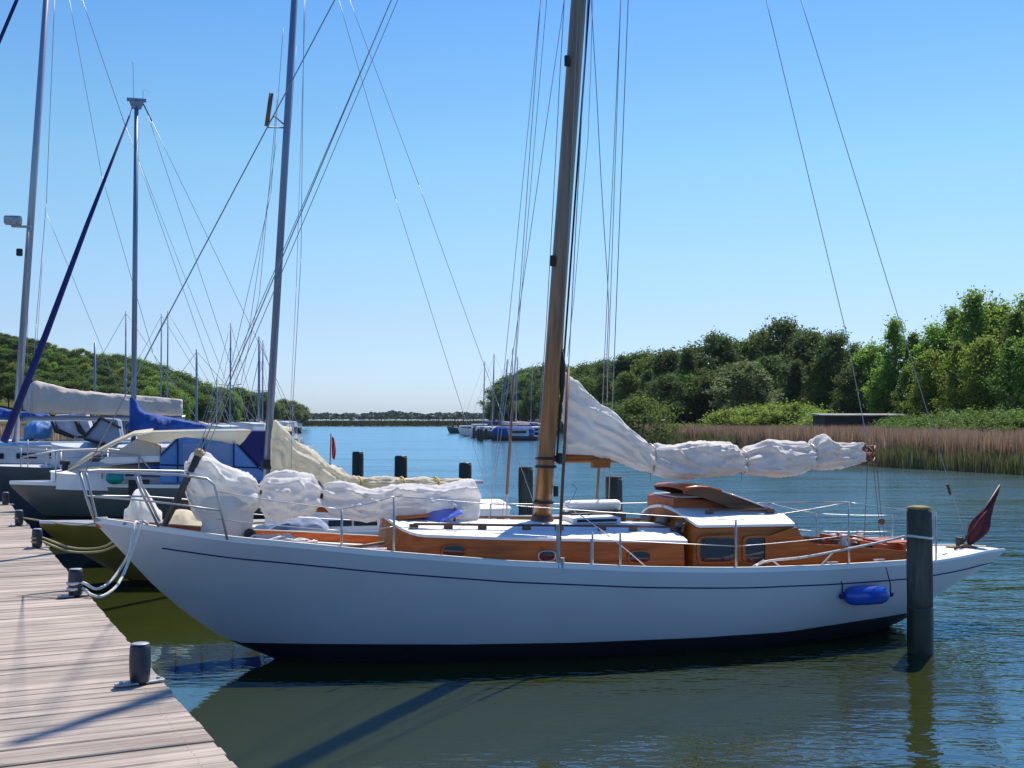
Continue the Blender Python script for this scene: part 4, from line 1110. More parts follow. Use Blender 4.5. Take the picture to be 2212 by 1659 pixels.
# hanging front part of the jib down to the deck
rows = []
for i in range(40):
    u = i / 39; r = []
    wdt = .27 * (1 - .14 * u) 
    for k in range(44):
        a = 2 * math.pi * k / 44
        c0 = L1(493 + (484 - 493) * u, 1045 + 118 * u, 0)
        f = 1 + .13 * math.sin(5 * a + 2 * math.sin(3 * u)) + .16 * noise.noise(Vector((math.cos(a) * 1.5, math.sin(a) * 1.5, u * 2.2)))
        sh_ = min(1, .25 + 2.2 * u) if u < .35 else 1
        r.append((c0.x + wdt * math.cos(a) * f * sh_, wdt * .62 * math.sin(a) * f * sh_, c0.z + .03 * noise.noise(Vector((a, u * 4, 7)))))
    rows.append(r)
m = MB(); m.grid(rows, closed=True); m.build('jib_tack', M_sail, Y1, sm=True)
tie(F1, 560, 1048, 1092, .135, .14, Y1, M_rubber, r=.006); tie(F1, 691, 1040, 1100, .15, .14, Y1, M_rubber, r=.010)
# stays
def mast_hit(x0, y0, x1, y1=0.0, lo=-1100, hi=-120):
    k = (x1 - x0) / (y0 - y1)
    den = (k - .0708)
    yy = (x1 - 1250) / den if abs(den) > 1e-3 else lo
    yy = -abs(yy) if yy > 0 else yy
    return mastpt(min(hi, max(lo, yy)))
# thick wooden-brown stay pole at the jib tack
m = MB(); m.tube([g(352, 1140, 0), g(385, 1075, 0), g(428, 985, 0)], [.03, .036, .04], 10); m.build('stay_pole', M_greywood, Y1, sm=True)
m = MB(); m.lathe([(.03, -.03), (.05, 0), (.045, .04), (.02, .06)], g(430, 982, 0), 12); m.build('pole_cap', M_ropey, Y1, sm=True)
wire(g(430, 982, 0), mastpt(-1150), .006, M_wire, Y1, 'inner_forestay')
wire(g(424, 976, -.03), mastpt(-1120), .004, M_wire, Y1, 'inner_forestay')
wire(g(184, 1019, 0), mastpt(-1150), .0065, M_wire, Y1, 'forestay')
wire(g(210, 1126, 0), g(186, 1022, 0), .012, M_wire, Y1, 'forestay_strop')
wire(g(440, 985, 0), g(864, 0, 0).lerp(mastpt(-1100), 1.0), .004, M_wire, Y1, 'jib_halyard')
# pulpit
pul = []
fr_ = g(172, 1018, 0)
def pp(px, py, y): return g(px, py, y)
near_top = [pp(491, 1166, -.50), pp(477, 1100, -.50), pp(463, 1048, -.5), pp(447, 1034, -.48), pp(390, 1026, -.43), pp(300, 1022, -.3), pp(210, 1018, -.14), fr_]
mir = [Vector((p.x, -p.y, p.z)) for p in near_top[:-1]]
MB().tube(near_top + mir[::-1], .0125, 8).build('pulpit', M_steel, Y1, sm=True)
mid = [pp(478, 1103, -.5), pp(400, 1092, -.44), pp(310, 1081, -.3), pp(215, 1074, -.1), g(190, 1072, 0)]
MB().tube(mid + [Vector((p.x, -p.y, p.z)) for p in mid[:-1]][::-1], .009, 8).build('pulpit_mid_rail', M_steel, Y1, sm=True)
for s in (-1, 1):
    MB().tube([Vector((q.x, s * abs(q.y), q.z)) for q in (pp(343, 1138, -.30), pp(303, 1058, -.31), pp(292, 1023, -.29))], .0125, 8).build('pulpit_leg', M_steel, Y1, sm=True)
MB().tube([g(206, 1128, 0), g(188, 1078, 0), fr_], .014, 8).build('pulpit_leg', M_steel, Y1, sm=True)
# stanchions and lifelines
def stan(px, y0, y1, lat, mt=M_steel, r=.011):
    p0 = g(px, y1, lat); p1 = g(px + (1 if lat < 0 else 0), y0, lat)
    MB().tube([p0, p1], r, 8).build('stanchion', mt, Y1, sm=True); return p1
S = []
for px, ya, yb in ((738, 1104, 1186), (851, 1074, 1195)): pass
zst = .48
def stan_at(px, side, top):
    # foot on the side deck at the gunwale
    lat = side
    for _ in range(4):
        x = g(px, 1200, lat).x; lat = (-1 if side < 0 else 1) * (H1.b(x) - .05)
    x = g(px, 1200, lat).x
    zt_ = F1._z(x, lat, top)
    MB().tube([(x, lat, H1.zs(x) - .03), (x, lat, zt_)], .0115, 8).build('stanchion', M_steel, Y1, sm=True)
    return Vector((x, lat, zt_)), Vector((x, lat, (zt_ + H1.zs(x)) / 2))
nt_ = [stan_at(px, -1, tp) for px, tp in ((738, 1100), (851, 1072), (1280, 1150), (1340, 1150), (1590, 1124), (1834, 1085), (2022, 1107))]
seq = [nt_[i] for i in (0, 1, 4, 5, 6)]
P0 = pp(470, 1062, -.5)
for k in (0, 1):
    prev = P0 - Vector((0, 0, .26 * k))
    for q in seq:
        wire(prev, q[k], .004, M_steel, Y1, 'lifeline', sag=.01); prev = q[k]
fs_ = [stan_at(px, 1, tp) for px, tp in ((830, 1085), (1060, 1088), (1440, 1085), (1662, 1086), (1764, 1109), (1928, 1113))]
P1 = Vector((P0.x, .5, P0.z))
for k in (0, 1):
    prev = P1 - Vector((0, 0, .26 * k))
    for q in fs_:
        wire(prev, q[k], .004, M_steel, Y1, 'lifeline', sag=.01); prev = q[k]
wire(fs_[3][0], nt_[5][0], .009, M_steel, Y1, 'boom_gallows')
# shrouds
def shroud(foot, top, r=.0055, mt=M_wire, name='shroud'): return wire(foot, top, r, mt, Y1, name)
ch1 = Vector((g(1206, 1224, -1.1).x, -H1.b(g(1206, 1224, -1.1).x) + .02, H1.zs(g(1206, 1224, -1.1).x)))
t1 = g(1217, 760, -1.0)
top_s = mastpt(-1050)
pA = Vector((ch1.x, ch1.y, ch1.z))
m = MB(); q0 = pA; q1 = pA.lerp(top_s, .0); 
dirv = (top_s - pA)
shroud(pA, top_s, .0055)
m = MB(); m.tube([pA + dirv * .01, pA + dirv * .17], .017, 8); m.build('shroud_tube', M_tubeb, Y1, sm=True)
pB = g(1278, 1228, -1.12); pB.z = H1.zs(pB.x)
for foot, tt in ((pB + Vector((0, 0, 0)), None),):
    m = MB(); m.tube([foot, foot + Vector((0, 0, .3))], .013, 6); m.build('chainplate', M_steel, Y1)
m = MB(); m.tube([pA, pA + Vector((.0, .0, .42))], .02, 6); m.build('turnbuckle', M_galv, Y1)
m = MB(); m.tube([pA + Vector((.04, .0, -.06)), pA + Vector((.04, -.012, .1))], .022, 6); m.build('chainplate', M_steel, Y1)
# far side shrouds with brown tubes
def far_shroud(f, g2, tube_a, tube_b, top):
    lat = .98
    a_ = g(f[0], f[1], lat); b_ = top
    shroud(a_, b_)
    d = b_ - a_
    m = MB(); m.tube([a_ + d * tube_a, a_ + d * tube_b], .016, 8); m.build('shroud_tube', M_tubeb if tube_b < .3 else M_tubeb, Y1, sm=True)
for (xa_, ya_, xb_, yb_, la, lb, xt) in ((1095, 1067, 1110, 815, .98, .86, 1168), (1288, 1110, 1301, 880, .95, .86, 1341)):
    p0_, p1_ = g(xa_, ya_, la), g(xb_, yb_, lb)
    m = MB(); m.tube([p0_, p1_], .0165, 8); m.build('shroud_tube', M_tubeb, Y1, sm=True)
    m = MB(); m.tube([p0_, Vector((p0_.x, la, dk(p0_.x)))], .009, 6); m.build('turnbuckle', M_steel, Y1)
    wire(p1_, g(xt, 0, .5), .0045, M_wire, Y1, 'shroud'); wire(g(xt, 0, .5), mastpt(-1000), .0045, M_wire, Y1, 'shroud')
# thin wires, halyards: (x, y) at the lower end, (x, y) at the top edge, offset
for (xa_, ya_, xt_, off, rr, mt) in ((1093, 763, 1168, .5, .0035, M_wire), (1117, 747, 1181, .45, .0035, M_wire), (1126, 640, 1219, .3, .004, M_wire),
                                     (1315, 760, 1341, .4, .0045, M_wire), (1328, 747, 1357, .5, .0055, M_wire)):
    a_ = g(xa_, ya_, off); t_ = g(xt_, 0, off * .5); dd = (t_ - a_)
    low = a_ - dd * ((a_.z - 1.25) / dd.z)
    wire(low, t_ + dd * .5, rr, mt, Y1, 'halyard')
def slack(ptsp, off, r, mt=M_ropew):
    MB().tube([g(x, y, off) for x, y in ptsp], r, 5).build('halyard', mt, Y1, sm=True)
slack([(1277, -120), (1277, 0), (1288, 187), (1298, 380), (1304, 480), (1312, 600), (1315, 667), (1311, 763), (1312, 860)], .1, .005, M_wire)
slack([(1285, -120), (1280, 0), (1276, 150), (1270, 300), (1261, 400), (1250, 520), (1240, 640), (1226, 770)], .15, .0035, M_wire)
slack([(1255, -100), (1245, 100), (1232, 420), (1222, 620), (1215, 760)], -.12, .004, M_wire)
slack([(1222, -50), (1210, 150), (1196, 420), (1180, 700), (1160, 980), (1152, 1100)], -.02, .0045, M_wire)
wire(g(1826, 712, 0), g(1655, 0, 0), .0045, M_wire, Y1, 'topping_lift'); wire(g(1655, 0, 0), mastpt(-1100), .0045, M_wire, Y1, 'topping_lift')
wire(g(1826, 712, 0), g(1876, 965, 0), .0045, M_wire, Y1, 'topping_lift')
bs0 = g(2090, 1172, .0); bs1 = g(1930, 680, 0)
wire(bs0, g(1730, 0, 0), .0045, M_wire, Y1, 'backstay'); wire(g(1730, 0, 0), mastpt(-1150), .0045, M_wire, Y1, 'backstay')
m = MB(); m.tube([g(2046, 1046, 0), g(2053, 1068, 0)], .015, 6); m.build('backstay_insulator', M_rubber, Y1)
# rope brace seen crossing the cabin side
wire(g(1222, 1092, -.3), g(1405, 1233, -1.1), .006, M_ropew, Y1, 'mooring_tail', sag=-.03)
slack([(1236, 1045), (1246, 1055), (1238, 1075), (1225, 1090)], -.1, .004, M_wire)
# ensign
ea, eb = g(2078, 1176, 0), g(2160, 1048, 0)
m = MB(); m.tube([ea, eb], .012, 8); st_ = m.build('ensign_staff', M_dkwood, Y1, sm=True)
rows = []
for i in range(40):
    u = i / 39
    c = g(2160 + (2088 - 2160) * u, 1050 + (1168 - 1050) * u, 0) + Vector((-.0, 0, 0))
    wv = [(0, .008), (.08, .02), (.3, .045), (.55, .10), (.75, .13), (.9, .10), (1, .04)]
    r = []
    for k in range(26):
        a = 2 * math.pi * k / 26; w_ = smooth(wv, u)
        f = 1 + .25 * math.sin(4 * a + 7 * u) + .2 * noise.noise(Vector((math.cos(a) * 2, math.sin(a) * 2, u * 5)))
        r.append((c.x + .03 * math.sin(u * 9) * u + w_ * math.cos(a) * f + .05 * u, w_ * .6 * math.sin(a) * f, c.z - .04 * u + w_ * .25 * math.cos(a)))
    rows.append(r)
m = MB(); m.grid(rows, closed=True); m.add(rows[-1], [tuple(range(26))]); m.build('ensign', M_flag, Y1, sm=True)
m = MB(); c = g(2082, 1178, 0); m.box(c, (.14, .12, .05)); m.box(c + Vector((-.06, 0, .05)), (.05, .1, .1)); m.build('staff_socket', M_rubber, Y1, bevel=.01)
# stern and foredeck details
m = MB(); m.tube([g(2062, 1186, -.15), g(2080, 1178, -.12), g(2105, 1182, -.1), g(2128, 1190, 0)], .014, 6); m.build('stern_cleat', M_dkwood, Y1, sm=True)
coil(2060, 1184, .05, .07, 2, M_ropey)
for px, yy, s, mt in ((575, -.3, .16, M_ropew), (625, -.25, .15, M_ropew), (655, -.4, .12, M_ropew), (600, .1, .14, M_ropew)):
    c = g(px, 1180, yy); c.z = dk(c.x) + .05
    pts = []
    for i in range(60):
        a = i * .55; pts.append((c.x + s * math.cos(a) * (1 + .5 * noise.noise(Vector((i * .2, px, 0)))), yy + s * .8 * math.sin(a), c.z + .03 + .06 * noise.noise(Vector((i * .25, px, 5)))))
    MB().tube(pts, .012, 5).build('rope_coil', mt, Y1, sm=True)
c = g(540, 1165, -.1); c.z = dk(c.x) + .1
m = MB(); m.lathe([(.05, -.09), (.06, -.06), (.045, 0), (.06, .06), (.05, .08)], c, 14, axis='Y'); m.lathe([(.04, -.1), (.04, 0)], c, 12); m.build('windlass', M_rubber, Y1, auto=40)
for px in (282, 300):
    c = g(px, 1140, -.1); c.z = dk(c.x) + .06
    m = MB(); m.tube([c + Vector((-.07, 0, .03)), c + Vector((.07, 0, .03))], .013, 6); m.tube([c + Vector((0, 0, -.04)), c + Vector((0, 0, .03))], .014, 6); m.build('cleat', M_steel, Y1)
m = MB(); pts = [g(x, y, -.5) for x, y in ((660, 1188), (720, 1183), (780, 1180), (830, 1172))]; m.tube(pts, .018, 7); m.build('boat_hook', M_dkwood, Y1, sm=True)
wire(g(700, 1190, -.6), g(835, 1186, -.55), .016, M_ropew, Y1, 'boarding_pole')
for px in (1800, 1915):
    c = g(px, 1232, -1.05); x = c.x
    m = MB(); m.box((x, -H1.b(x) + .05, H1.zs(x) + .065), (.13, .03, .025)); m.box((x, -H1.b(x) + .05, H1.zs(x) + .05), (.03, .03, .05)); m.build('cleat', M_steel, Y1)
# white registration-like eye plate on the bow quarter is not legible: left out

# fender
fx0 = F1.L(1824, 1288, -1.22); fx1 = F1.L(1920, 1288, -1.0)
xm = (fx0.x + fx1.x) / 2
yy = -(H1.y(xm, .48) + .11)
fa, fb = F1.L(1824, 1288, yy), F1.L(1919, 1287, yy)
FE = empty('boat_fender', F1.W(((fa.x + fb.x) / 2, yy, fa.z)), R(A))
tag(FE, 'blue cylindrical fender hanging sideways on the white hull', 'fender')
hl = (fb.x - fa.x) / 2
m = MB(); m.lathe([(.025, -hl), (.05, -hl + .01), (.085, -hl + .05), (.10, -hl + .10), (.105, 0), (.10, hl - .10), (.085, hl - .05), (.05, hl - .01), (.025, hl)], (0, 0, 0), 24, axis='X'); m.build('body', M_fend, FE, sm=True)
for s, pxt in ((-1, (1803, 1232)), (1, (1914, 1226))):
    m = MB(); m.lathe([(.012, 0), (.03, s * .02), (.026, s * .05), (.01, s * .06)], (s * hl, 0, 0), 12, axis='X'); e = m.build('end_eye', M_navy, FE, sm=True)
    tp = F1.L(pxt[0], pxt[1], -H1.b(xm) - .01); tp = tp - Vector(((fa.x + fb.x) / 2, yy, fa.z))
    m = MB(); m.tube([(s * (hl + .03), 0, 0), (s * (hl + .02), -.005, .12), tuple(tp)], .007, 6); m.build('lanyard', M_navy, FE, sm=True)

# mooring ropes
def rope(name, pts, r, mt, label, group=None, stripes=False):
    P_ = []
    for (a, c), i in zip(zip(pts, pts[1:]), range(99)):
        p_1 = pts[max(0, i - 1)]; p2 = pts[min(len(pts) - 1, i + 2)]
        for k in range(8):
            t = k / 8; a, b0, b1, d = map(Vector, (p_1, pts[i], pts[i + 1], p2))
            P_.append(0.5 * ((2 * b0) + (-a + b1) * t + (2 * a - 5 * b0 + 4 * b1 - d) * t * t + (-a + 3 * b0 - 3 * b1 + d) * t ** 3))
    P_.append(Vector(pts[-1]))
    o_ = P_[0].copy()
    m = MB(); m.tube([p - o_ for p in P_], r, 7); o = m.build(name, mt, None, sm=True, loc=o_)
    return tag(o, label, 'rope', group)
bw = F1.W(g(300, 1146, -.3)); bw.z = F1.W(Vector((g(300, 1146, -.3).x, 0, 0))).z + H1.zs(g(300, 1146, -.3).x) + .05
b3 = BOLL[1] + Vector((0, 0, .12))
def wpt(px, py, Yd): return at(px, py, Yd)
M_ropes = mat('flecked_white_rope', (0.76, 0.74, 0.68), 0.85, vs=18, col2=(0.60, 0.57, 0.50), bump=.4, bs=60)
gx = F1.W(Vector((g(293, 1140, -.33).x, -.33, H1.zs(g(293, 1140, -.33).x) + .055)))
rope('mooring_rope', [gx + Vector((0, .1, -.0)), gx + Vector((0, -.03, .01)), wpt(280, 1190, gx.y - .15), wpt(262, 1225, 10.9), wpt(236, 1258, 10.75), wpt(208, 1272, 10.6), b3 + Vector((.07, 0, 0)), b3 + Vector((0, -.075, 0)), b3 + Vector((-.07, 0, 0)), b3 + Vector((0, .075, 0))], .014, M_ropes, 'upper of the two white ropes from the bow to the second bollard', 'white bow ropes')
rope('mooring_rope', [gx + Vector((.08, .1, 0)), gx + Vector((.06, -.03, .01)), wpt(284, 1195, gx.y - .15), wpt(270, 1232, 10.85), wpt(250, 1268, 10.65), wpt(220, 1288, 10.5), wpt(196, 1284, 10.45), b3 + Vector((.07, 0, -.05)), b3 + Vector((0, -.075, -.05)), b3 + Vector((-.07, 0, -.05)), b3 + Vector((0, .075, -.05))], .014, M_ropes, 'lower, deeper sagging white rope from the bow to the second bollard', 'white bow ropes')
b2 = BOLL[2] + Vector((0, 0, .13)); b1_ = BOLL[3] + Vector((0, 0, .12)); b0_ = BOLL[4] + Vector((0, 0, .12))
rope('mooring_rope', [F1.W(g(277, 1132, .1)), F1.W(g(262, 1150, .12)), wpt(235, 1176, 12.8), wpt(200, 1185, 13.4), wpt(150, 1182, 14.0), b2 + Vector((.07, 0, 0)), b2 + Vector((0, -.07, 0)), b2 + Vector((-.07, 0, 0))], .011, M_ropey, 'pale slack rope from the third bollard to the white bow', 'slack bow ropes')
rope('mooring_rope', [F1.W(g(300, 1140, .2)), F1.W(g(290, 1152, .25)), wpt(250, 1178, 12.9), wpt(210, 1192, 13.4), wpt(150, 1191, 14.0), b2 + Vector((.07, 0, -.05)), b2 + Vector((0, -.07, -.05)), b2 + Vector((-.07, 0, -.05))], .013, M_ropey, 'thicker lower rope from the third bollard under the white bow', 'slack bow ropes')
rope('mooring_rope', [wpt(215, 1128, 16.0), wpt(170, 1135, 16.2), wpt(120, 1130, 16.8), b1_ + Vector((.07, 0, 0)), b1_ + Vector((0, -.07, 0)), b1_ + Vector((-.07, 0, 0))], .012, M_ropey, 'rope from the fourth bollard to the mustard hull')
# stern line to the pile
sx_ = g(1612, 1222, -.95)
rope('mooring_rope', [F1.W(Vector((sx_.x, -H1.b(sx_.x) + .04, H1.zs(sx_.x) + .06))), F1.W(g(1660, 1212, -1.0)), F1.W(g(1740, 1203, -1.1)), F1.W(g(1840, 1184, -1.2)), wpt(1925, 1166, 12.2), wpt(1959, 1158, 11.98), wpt(1985, 1160, 11.89), wpt(2013, 1164, 11.98), wpt(1990, 1166, 12.2)], .013, M_ropes, 'stern rope looped round the nearest tall pile')
for k, (pa_, pb_) in enumerate((((1765, 1230), (1800, 1193)), ((1625, 1224), (1650, 1210)), ((1690, 1228), (1668, 1210)))):
    wire(g(pa_[0], pa_[1], -1.08), g(pb_[0], pb_[1], -1.08), .009, M_ropew, Y1, 'rope_tail')

# ------------------------------------------------------------------ generic hull for the neighbours
def simple_hull(x0, x1, beam_, zbow, zmid, zst, draft=-.4, ent=1.0, overs=.8, fine=0.0):
    ln = x1 - x0
    kt = [(x0, zbow - .03), (x0 + ent * .5, zbow * .35), (x0 + ent, -.02), (x0 + ent + ln * .12, draft), (x1 - overs - ln * .1, draft), (x1 - overs, -.02), (x1, min(.25, zst * .5))]
    sh_ = [(x0, zbow), (x0 + ln * .3, zmid + (zbow - zmid) * .35), (x0 + ln * .65, zmid), (x1, zst)]
    be = [(x0 + ln * t, v * beam_) for t, v in ((0, .012), (.06, .2 - fine), (.15, .45 - fine), (.3, .78), (.45, .95), (.6, 1), (.8, .93), (1, .68))]
    return Hull(kt, sh_, be, x0, x1, nn=((0, 1.3), (.5, 2.4), (1, 2.6)), mm=((0, 1.2), (.5, 1.8), (1, 2)))

# second yacht: mustard hull, cream mainsail
F2 = Frame(-5.6, 17.2, A)
Y2 = empty('wooden_sailing_yacht', F2.o, R(A))
tag(Y2, 'mustard hulled sailing yacht with a cream mainsail lashed on its boom, next berth', 'sailing boat')
q = F2.L(86, 1130)
H2 = simple_hull(q.x, 7.6, 1.15, q.z, .72, .75, ent=-q.x, overs=1.0)
H2.keel = sorted([(F2.L(a, c).x, F2.L(a, c).z) for a, c in ((86, 1136), (120, 1166), (180, 1198), (240, 1232), (277, 1250))] + [(.02, -.02), (.8, -.3), (2, -.5), (5, -.5), (6.6, -.02), (7.6, .4)])
H2.build(Y2, M_hull2, M_red, lambda x: .05, M_deckw, ns=48)
for s in (-1, 1): rail(H2.edge(s, 0, .02), .03, .04).build('toe_rail', M_white, Y2)
house(Y2, 1.9, 5.6, lambda x: .68, lambda x: H2.zs(x) - .08, lambda x: 1.0, .1, .25, M_white, M_roof)
for px in (735, 790): 
    c = F2.L(px, 1145, -.7); m = MB(); m.box((c.x, -.688, .86), (.35, .012, .09)); m.build('window', M_glass, Y2, bevel=.004)
def mast(fr, root, foot, top, r, mt, name='mast', over=None, taper=.8):
    a = fr.L(*foot); c = fr.L(*top); m = MB()
    if over: c = a + (c - a) * over
    m.tube([a, a.lerp(c, .5), c], [r, r * .97, r * taper], 14, flat=.8); return m.build(name, mt, root, sm=True)
mo2 = mast(F2, Y2, (571, 1105), (636, 0), .072, M_alud, over=1.45)
a = F2.L(577, 1002); m = MB(); m.lathe([(.075, -.08), (.095, -.06), (.095, .03), (.075, .06)], a, 14); m.build('gooseneck', M_rubber, mo2, auto=40)
wire(F2.L(585, 1035), F2.L(1042, 1043), .05, M_alu, Y2, 'boom')
bundle(F2, [(584, 925), (592, 912), (605, 918), (622, 935), (640, 955), (680, 978), (710, 1003), (745, 1022), (760, 1030), (850, 1032), (940, 1033), (1015, 1036)],
       [(584, 1060), (592, 1068), (605, 1070), (622, 1072), (640, 1072), (680, 1070), (710, 1068), (745, 1066), (760, 1060), (850, 1056), (940, 1056), (1015, 1052)],
       [(584, .08), (620, .2), (700, .24), (780, .2), (1015, .12)], ties=(753, 868, 940), nx=240, na=56, amp=.065, seed=5, name='mainsail', mt=M_cream, root=Y2)
for px in (776, 868, 941): tie(F2, px, 1030, 1058, .2, 0, Y2, M_gold, r=.012)
# rigging of the second yacht
M2 = lambda py: F2.L(577 + (1010 - py) * 59 / 1010.0, py)
for (a, c, e, f, lat) in ((657, 0, 650, 560, -1.0), (650, 560, 632, 880, -1.0), (632, 880, 628, 1060, -1.0), (612, 60, 585, 420, .6), (585, 420, 497, 800, .8), (600, 200, 560, 640, .8), (560, 640, 520, 830, .9), (598, 300, 540, 700, .7), (540, 700, 512, 800, .8)):
    wire(F2.L(a, c, lat), F2.L(e, f, lat), .0045, M_wire, Y2, 'shroud')
for (a, c, e, f) in ((640, 100, 580, 960), (660, -10, 640, 620), (640, 620, 622, 1000)): wire(F2.L(a, c, .2), F2.L(e, f, .2), .0035, M_wire, Y2, 'halyard')
for (a, c, e, f) in ((732, 0, 855, 430), (855, 430, 1000, 890), (1000, 890, 1074, 1125), (755, 0, 905, 400), (905, 400, 1075, 870), (1075, 870, 1166, 1122)): wire(F2.L(a, c, .6), F2.L(e, f, .6), .0045, M_wire, Y2, 'backstay')
m = MB(); m.tube([F2.L(576, 272, -.2), F2.L(586, 202, -.2)], .035, 10); m.build('radar_reflector', M_tubeb, Y2, sm=True)
for (a, c, e, f) in ((578, 275, 612, 276), (592, 250, 612, 268), (592, 250, 578, 270)): wire(F2.L(a, c, -.1), F2.L(e, f, 0), .012, M_alud, Y2, 'spreader')
# foredeck gear of the second yacht
def lump(fr, root, outline, y, depth, mt, name, seed=0, amp=.08):
    """closed soft shape: top/bottom outlines of a bag, seen from the side"""
    top, bot = outline
    return bundle(fr, top, bot, [(top[0][0], depth * .5), ((top[0][0] + top[-1][0]) / 2, depth), (top[-1][0], depth * .5)], y=y, nx=50, na=30, amp=amp, seed=seed, name=name, mt=mt, root=root)
lump(F2, Y2, ([(268, 1105), (280, 1092), (288, 1065), (302, 1060), (318, 1068), (335, 1090), (350, 1110)], [(268, 1150), (280, 1158), (288, 1160), (302, 1162), (318, 1162), (335, 1160), (350, 1156)]), -.1, .35, M_sail, 'sail_bag', 3)
lump(F2, Y2, ([(355, 1125), (365, 1108), (385, 1102), (405, 1104), (430, 1112), (445, 1130)], [(355, 1168), (365, 1170), (385, 1172), (405, 1172), (430, 1172), (445, 1168)]), .1, .35, M_cream, 'sail_bag', 8, .04)
lump(F2, Y2, ([(560, 1160), (575, 1145), (600, 1128), (640, 1118), (680, 1118), (705, 1132), (715, 1145)], [(560, 1178), (575, 1180), (600, 1182), (640, 1182), (680, 1182), (705, 1180), (715, 1176)]), -.75, .22, M_greyc, 'cockpit_tarpaulin', 4, .04)
lump(F2, Y2, ([(752, 1140), (765, 1130), (782, 1122), (800, 1128), (820, 1140), (850, 1142)], [(752, 1152), (765, 1154), (782, 1154), (800, 1154), (820, 1154), (850, 1152)]), -.4, .2, M_sail, 'folded_sail', 6, .03)

# motor cruiser with cream canopy
F3 = Frame(-7.4, 20.9, A)
Y3 = empty('motor_cruiser', F3.o, R(A))
tag(Y3, 'motor cruiser with cream canopy, light blue side screens and dark grey hull', 'motor boat')
q = F3.L(22, 1046)
H3 = simple_hull(q.x, 6.6, 1.35, q.z, 1.2, 1.1, ent=-q.x + .1, overs=.2)
H3.build(Y3, M_grey, M_black, lambda x: .72, M_roof, ns=48, crown=.1)  # black above the antifouling is lower hull shade, painted in
for s in (-1, 1):
    rail(H3.edge(s, 0, .02), .05, .06).build('rubbing_strake', M_white, Y3)
g3 = F3.L
house(Y3, g3(110, 1015).x, g3(400, 1010, -1).x + .3, lambda x: .8, lambda x: H3.zs(x) - .06, lambda x: interp([(g3(110, 1015).x, 1.36), (g3(200, 1008, -1).x, 1.42), (g3(330, 1000, -1).x, 1.5)], x), .12, 1.2, M_roof, M_roof, name='foredeck_coachroof_side', rname='foredeck_coachroof')
out = [(g3(x, y, -1.05).x, g3(x, y, -1.05).z) for x, y in ((345, 1044), (345, 984), (384, 946), (440, 941), (505, 950), (563, 1014), (600, 1044))]
m = MB(); m.prism(out, -1.05, 1.05); m.build('side_screen', M_lblue, Y3, bevel=.03)
for a_, c_ in (((384, 948), (384, 1042)), ((440, 943), (440, 1042)), ((505, 952), (505, 1042)), ((346, 1004), (600, 1012)), ((346, 985), (384, 948)), ((505, 952), (563, 1014))):
    MB().tube([g3(a_[0], a_[1], -1.065), g3(c_[0], c_[1], -1.065)], .014, 6).build('screen_frame', M_navy, Y3)
for x0_, x1_ in ((392, 434), (448, 498)):
    q = [(g3(x, y, -1.062).x, g3(x, y, -1.062).z) for x, y in ((x0_, 1002), (x0_, 958), (x1_, 956), (x1_, 1002))]
    MB().prism(q, -1.064, -1.058).build('screen_window', mat('blue_tinted_vinyl', (.05, .16, .40), .12, spec=.8), Y3)
out = [(g3(x, y, -1.08).x, g3(x, y, -1.08).z) for x, y in ((292, 940), (330, 932), (400, 930), (545, 928), (530, 950), (516, 964), (480, 955), (400, 944), (380, 948), (340, 958), (300, 950))]
m = MB(); m.prism(out, -1.08, 1.08); m.build('canopy', M_cream, Y3, bevel=.04)
out = [(g3(x, y, -1.1).x, g3(x, y, -1.1).z) for x, y in ((546, 930), (600, 931), (640, 1020), (565, 1012), (519, 964))]
m = MB(); m.prism(out, -1.1, 1.1); m.build('aft_canopy', M_navy, Y3, bevel=.03)
# sloping cream boat cover over the windscreen
m = MB(); rows = []
for x, y, wv in ((150, 1016, .35), (200, 984, .6), (250, 957, .85), (292, 938, 1.0), (330, 934, 1.04)):
    c = g3(x, y, 0)
    rows.append([(c.x, wv * t, c.z + .05 * (1 - t * t) + .012 * noise.noise(Vector((x, t * 3, 0)))) for t in np.linspace(-1, 1, 13)])
m.grid(rows); m.build('foredeck_cover', M_cream, Y3, sm=True, solid=.03)
out = [(g3(x, y, -.98).x, g3(x, y, -.98).z) for x, y in ((225, 992), (298, 946), (345, 968), (345, 996))]
m = MB(); m.prism(out, -.96, .96); m.build('windscreen_cover', M_tan, Y3)
out = [(g3(x, y, -1.0).x, g3(x, y, -1.0).z) for x, y in ((213, 996), (235, 988), (345, 984), (362, 990), (350, 998), (230, 1002))]
m = MB(); m.prism(out, -1.0, 1.0); m.build('spray_rail', M_roof, Y3, bevel=.02)
for px, py, wd_, hh, mt in ((348, 1018, .62, .2, M_blue), (290, 1020, .3, .14, M_navy), (300, 1052, .35, .25, M_rubber)):
    c = g3(px, py, -1.0); yy = -H3.b(c.x) - .012 if c.z < H3.zs(c.x) else -.97
    m = MB(); m.box((c.x, yy, c.z), (wd_, .02, hh)); m.build('hull_window', mt, Y3, bevel=.02)
m = MB(); c = g3(247, 1032, -1.0); m.lathe([(.04, -.14), (.09, -.08), (.1, .0), (.09, .1), (.04, .15)], (c.x, -H3.b(c.x) - .12, c.z), 14, axis='X', jit=.3); m.build('teal_fender', M_teal, Y3, sm=True)
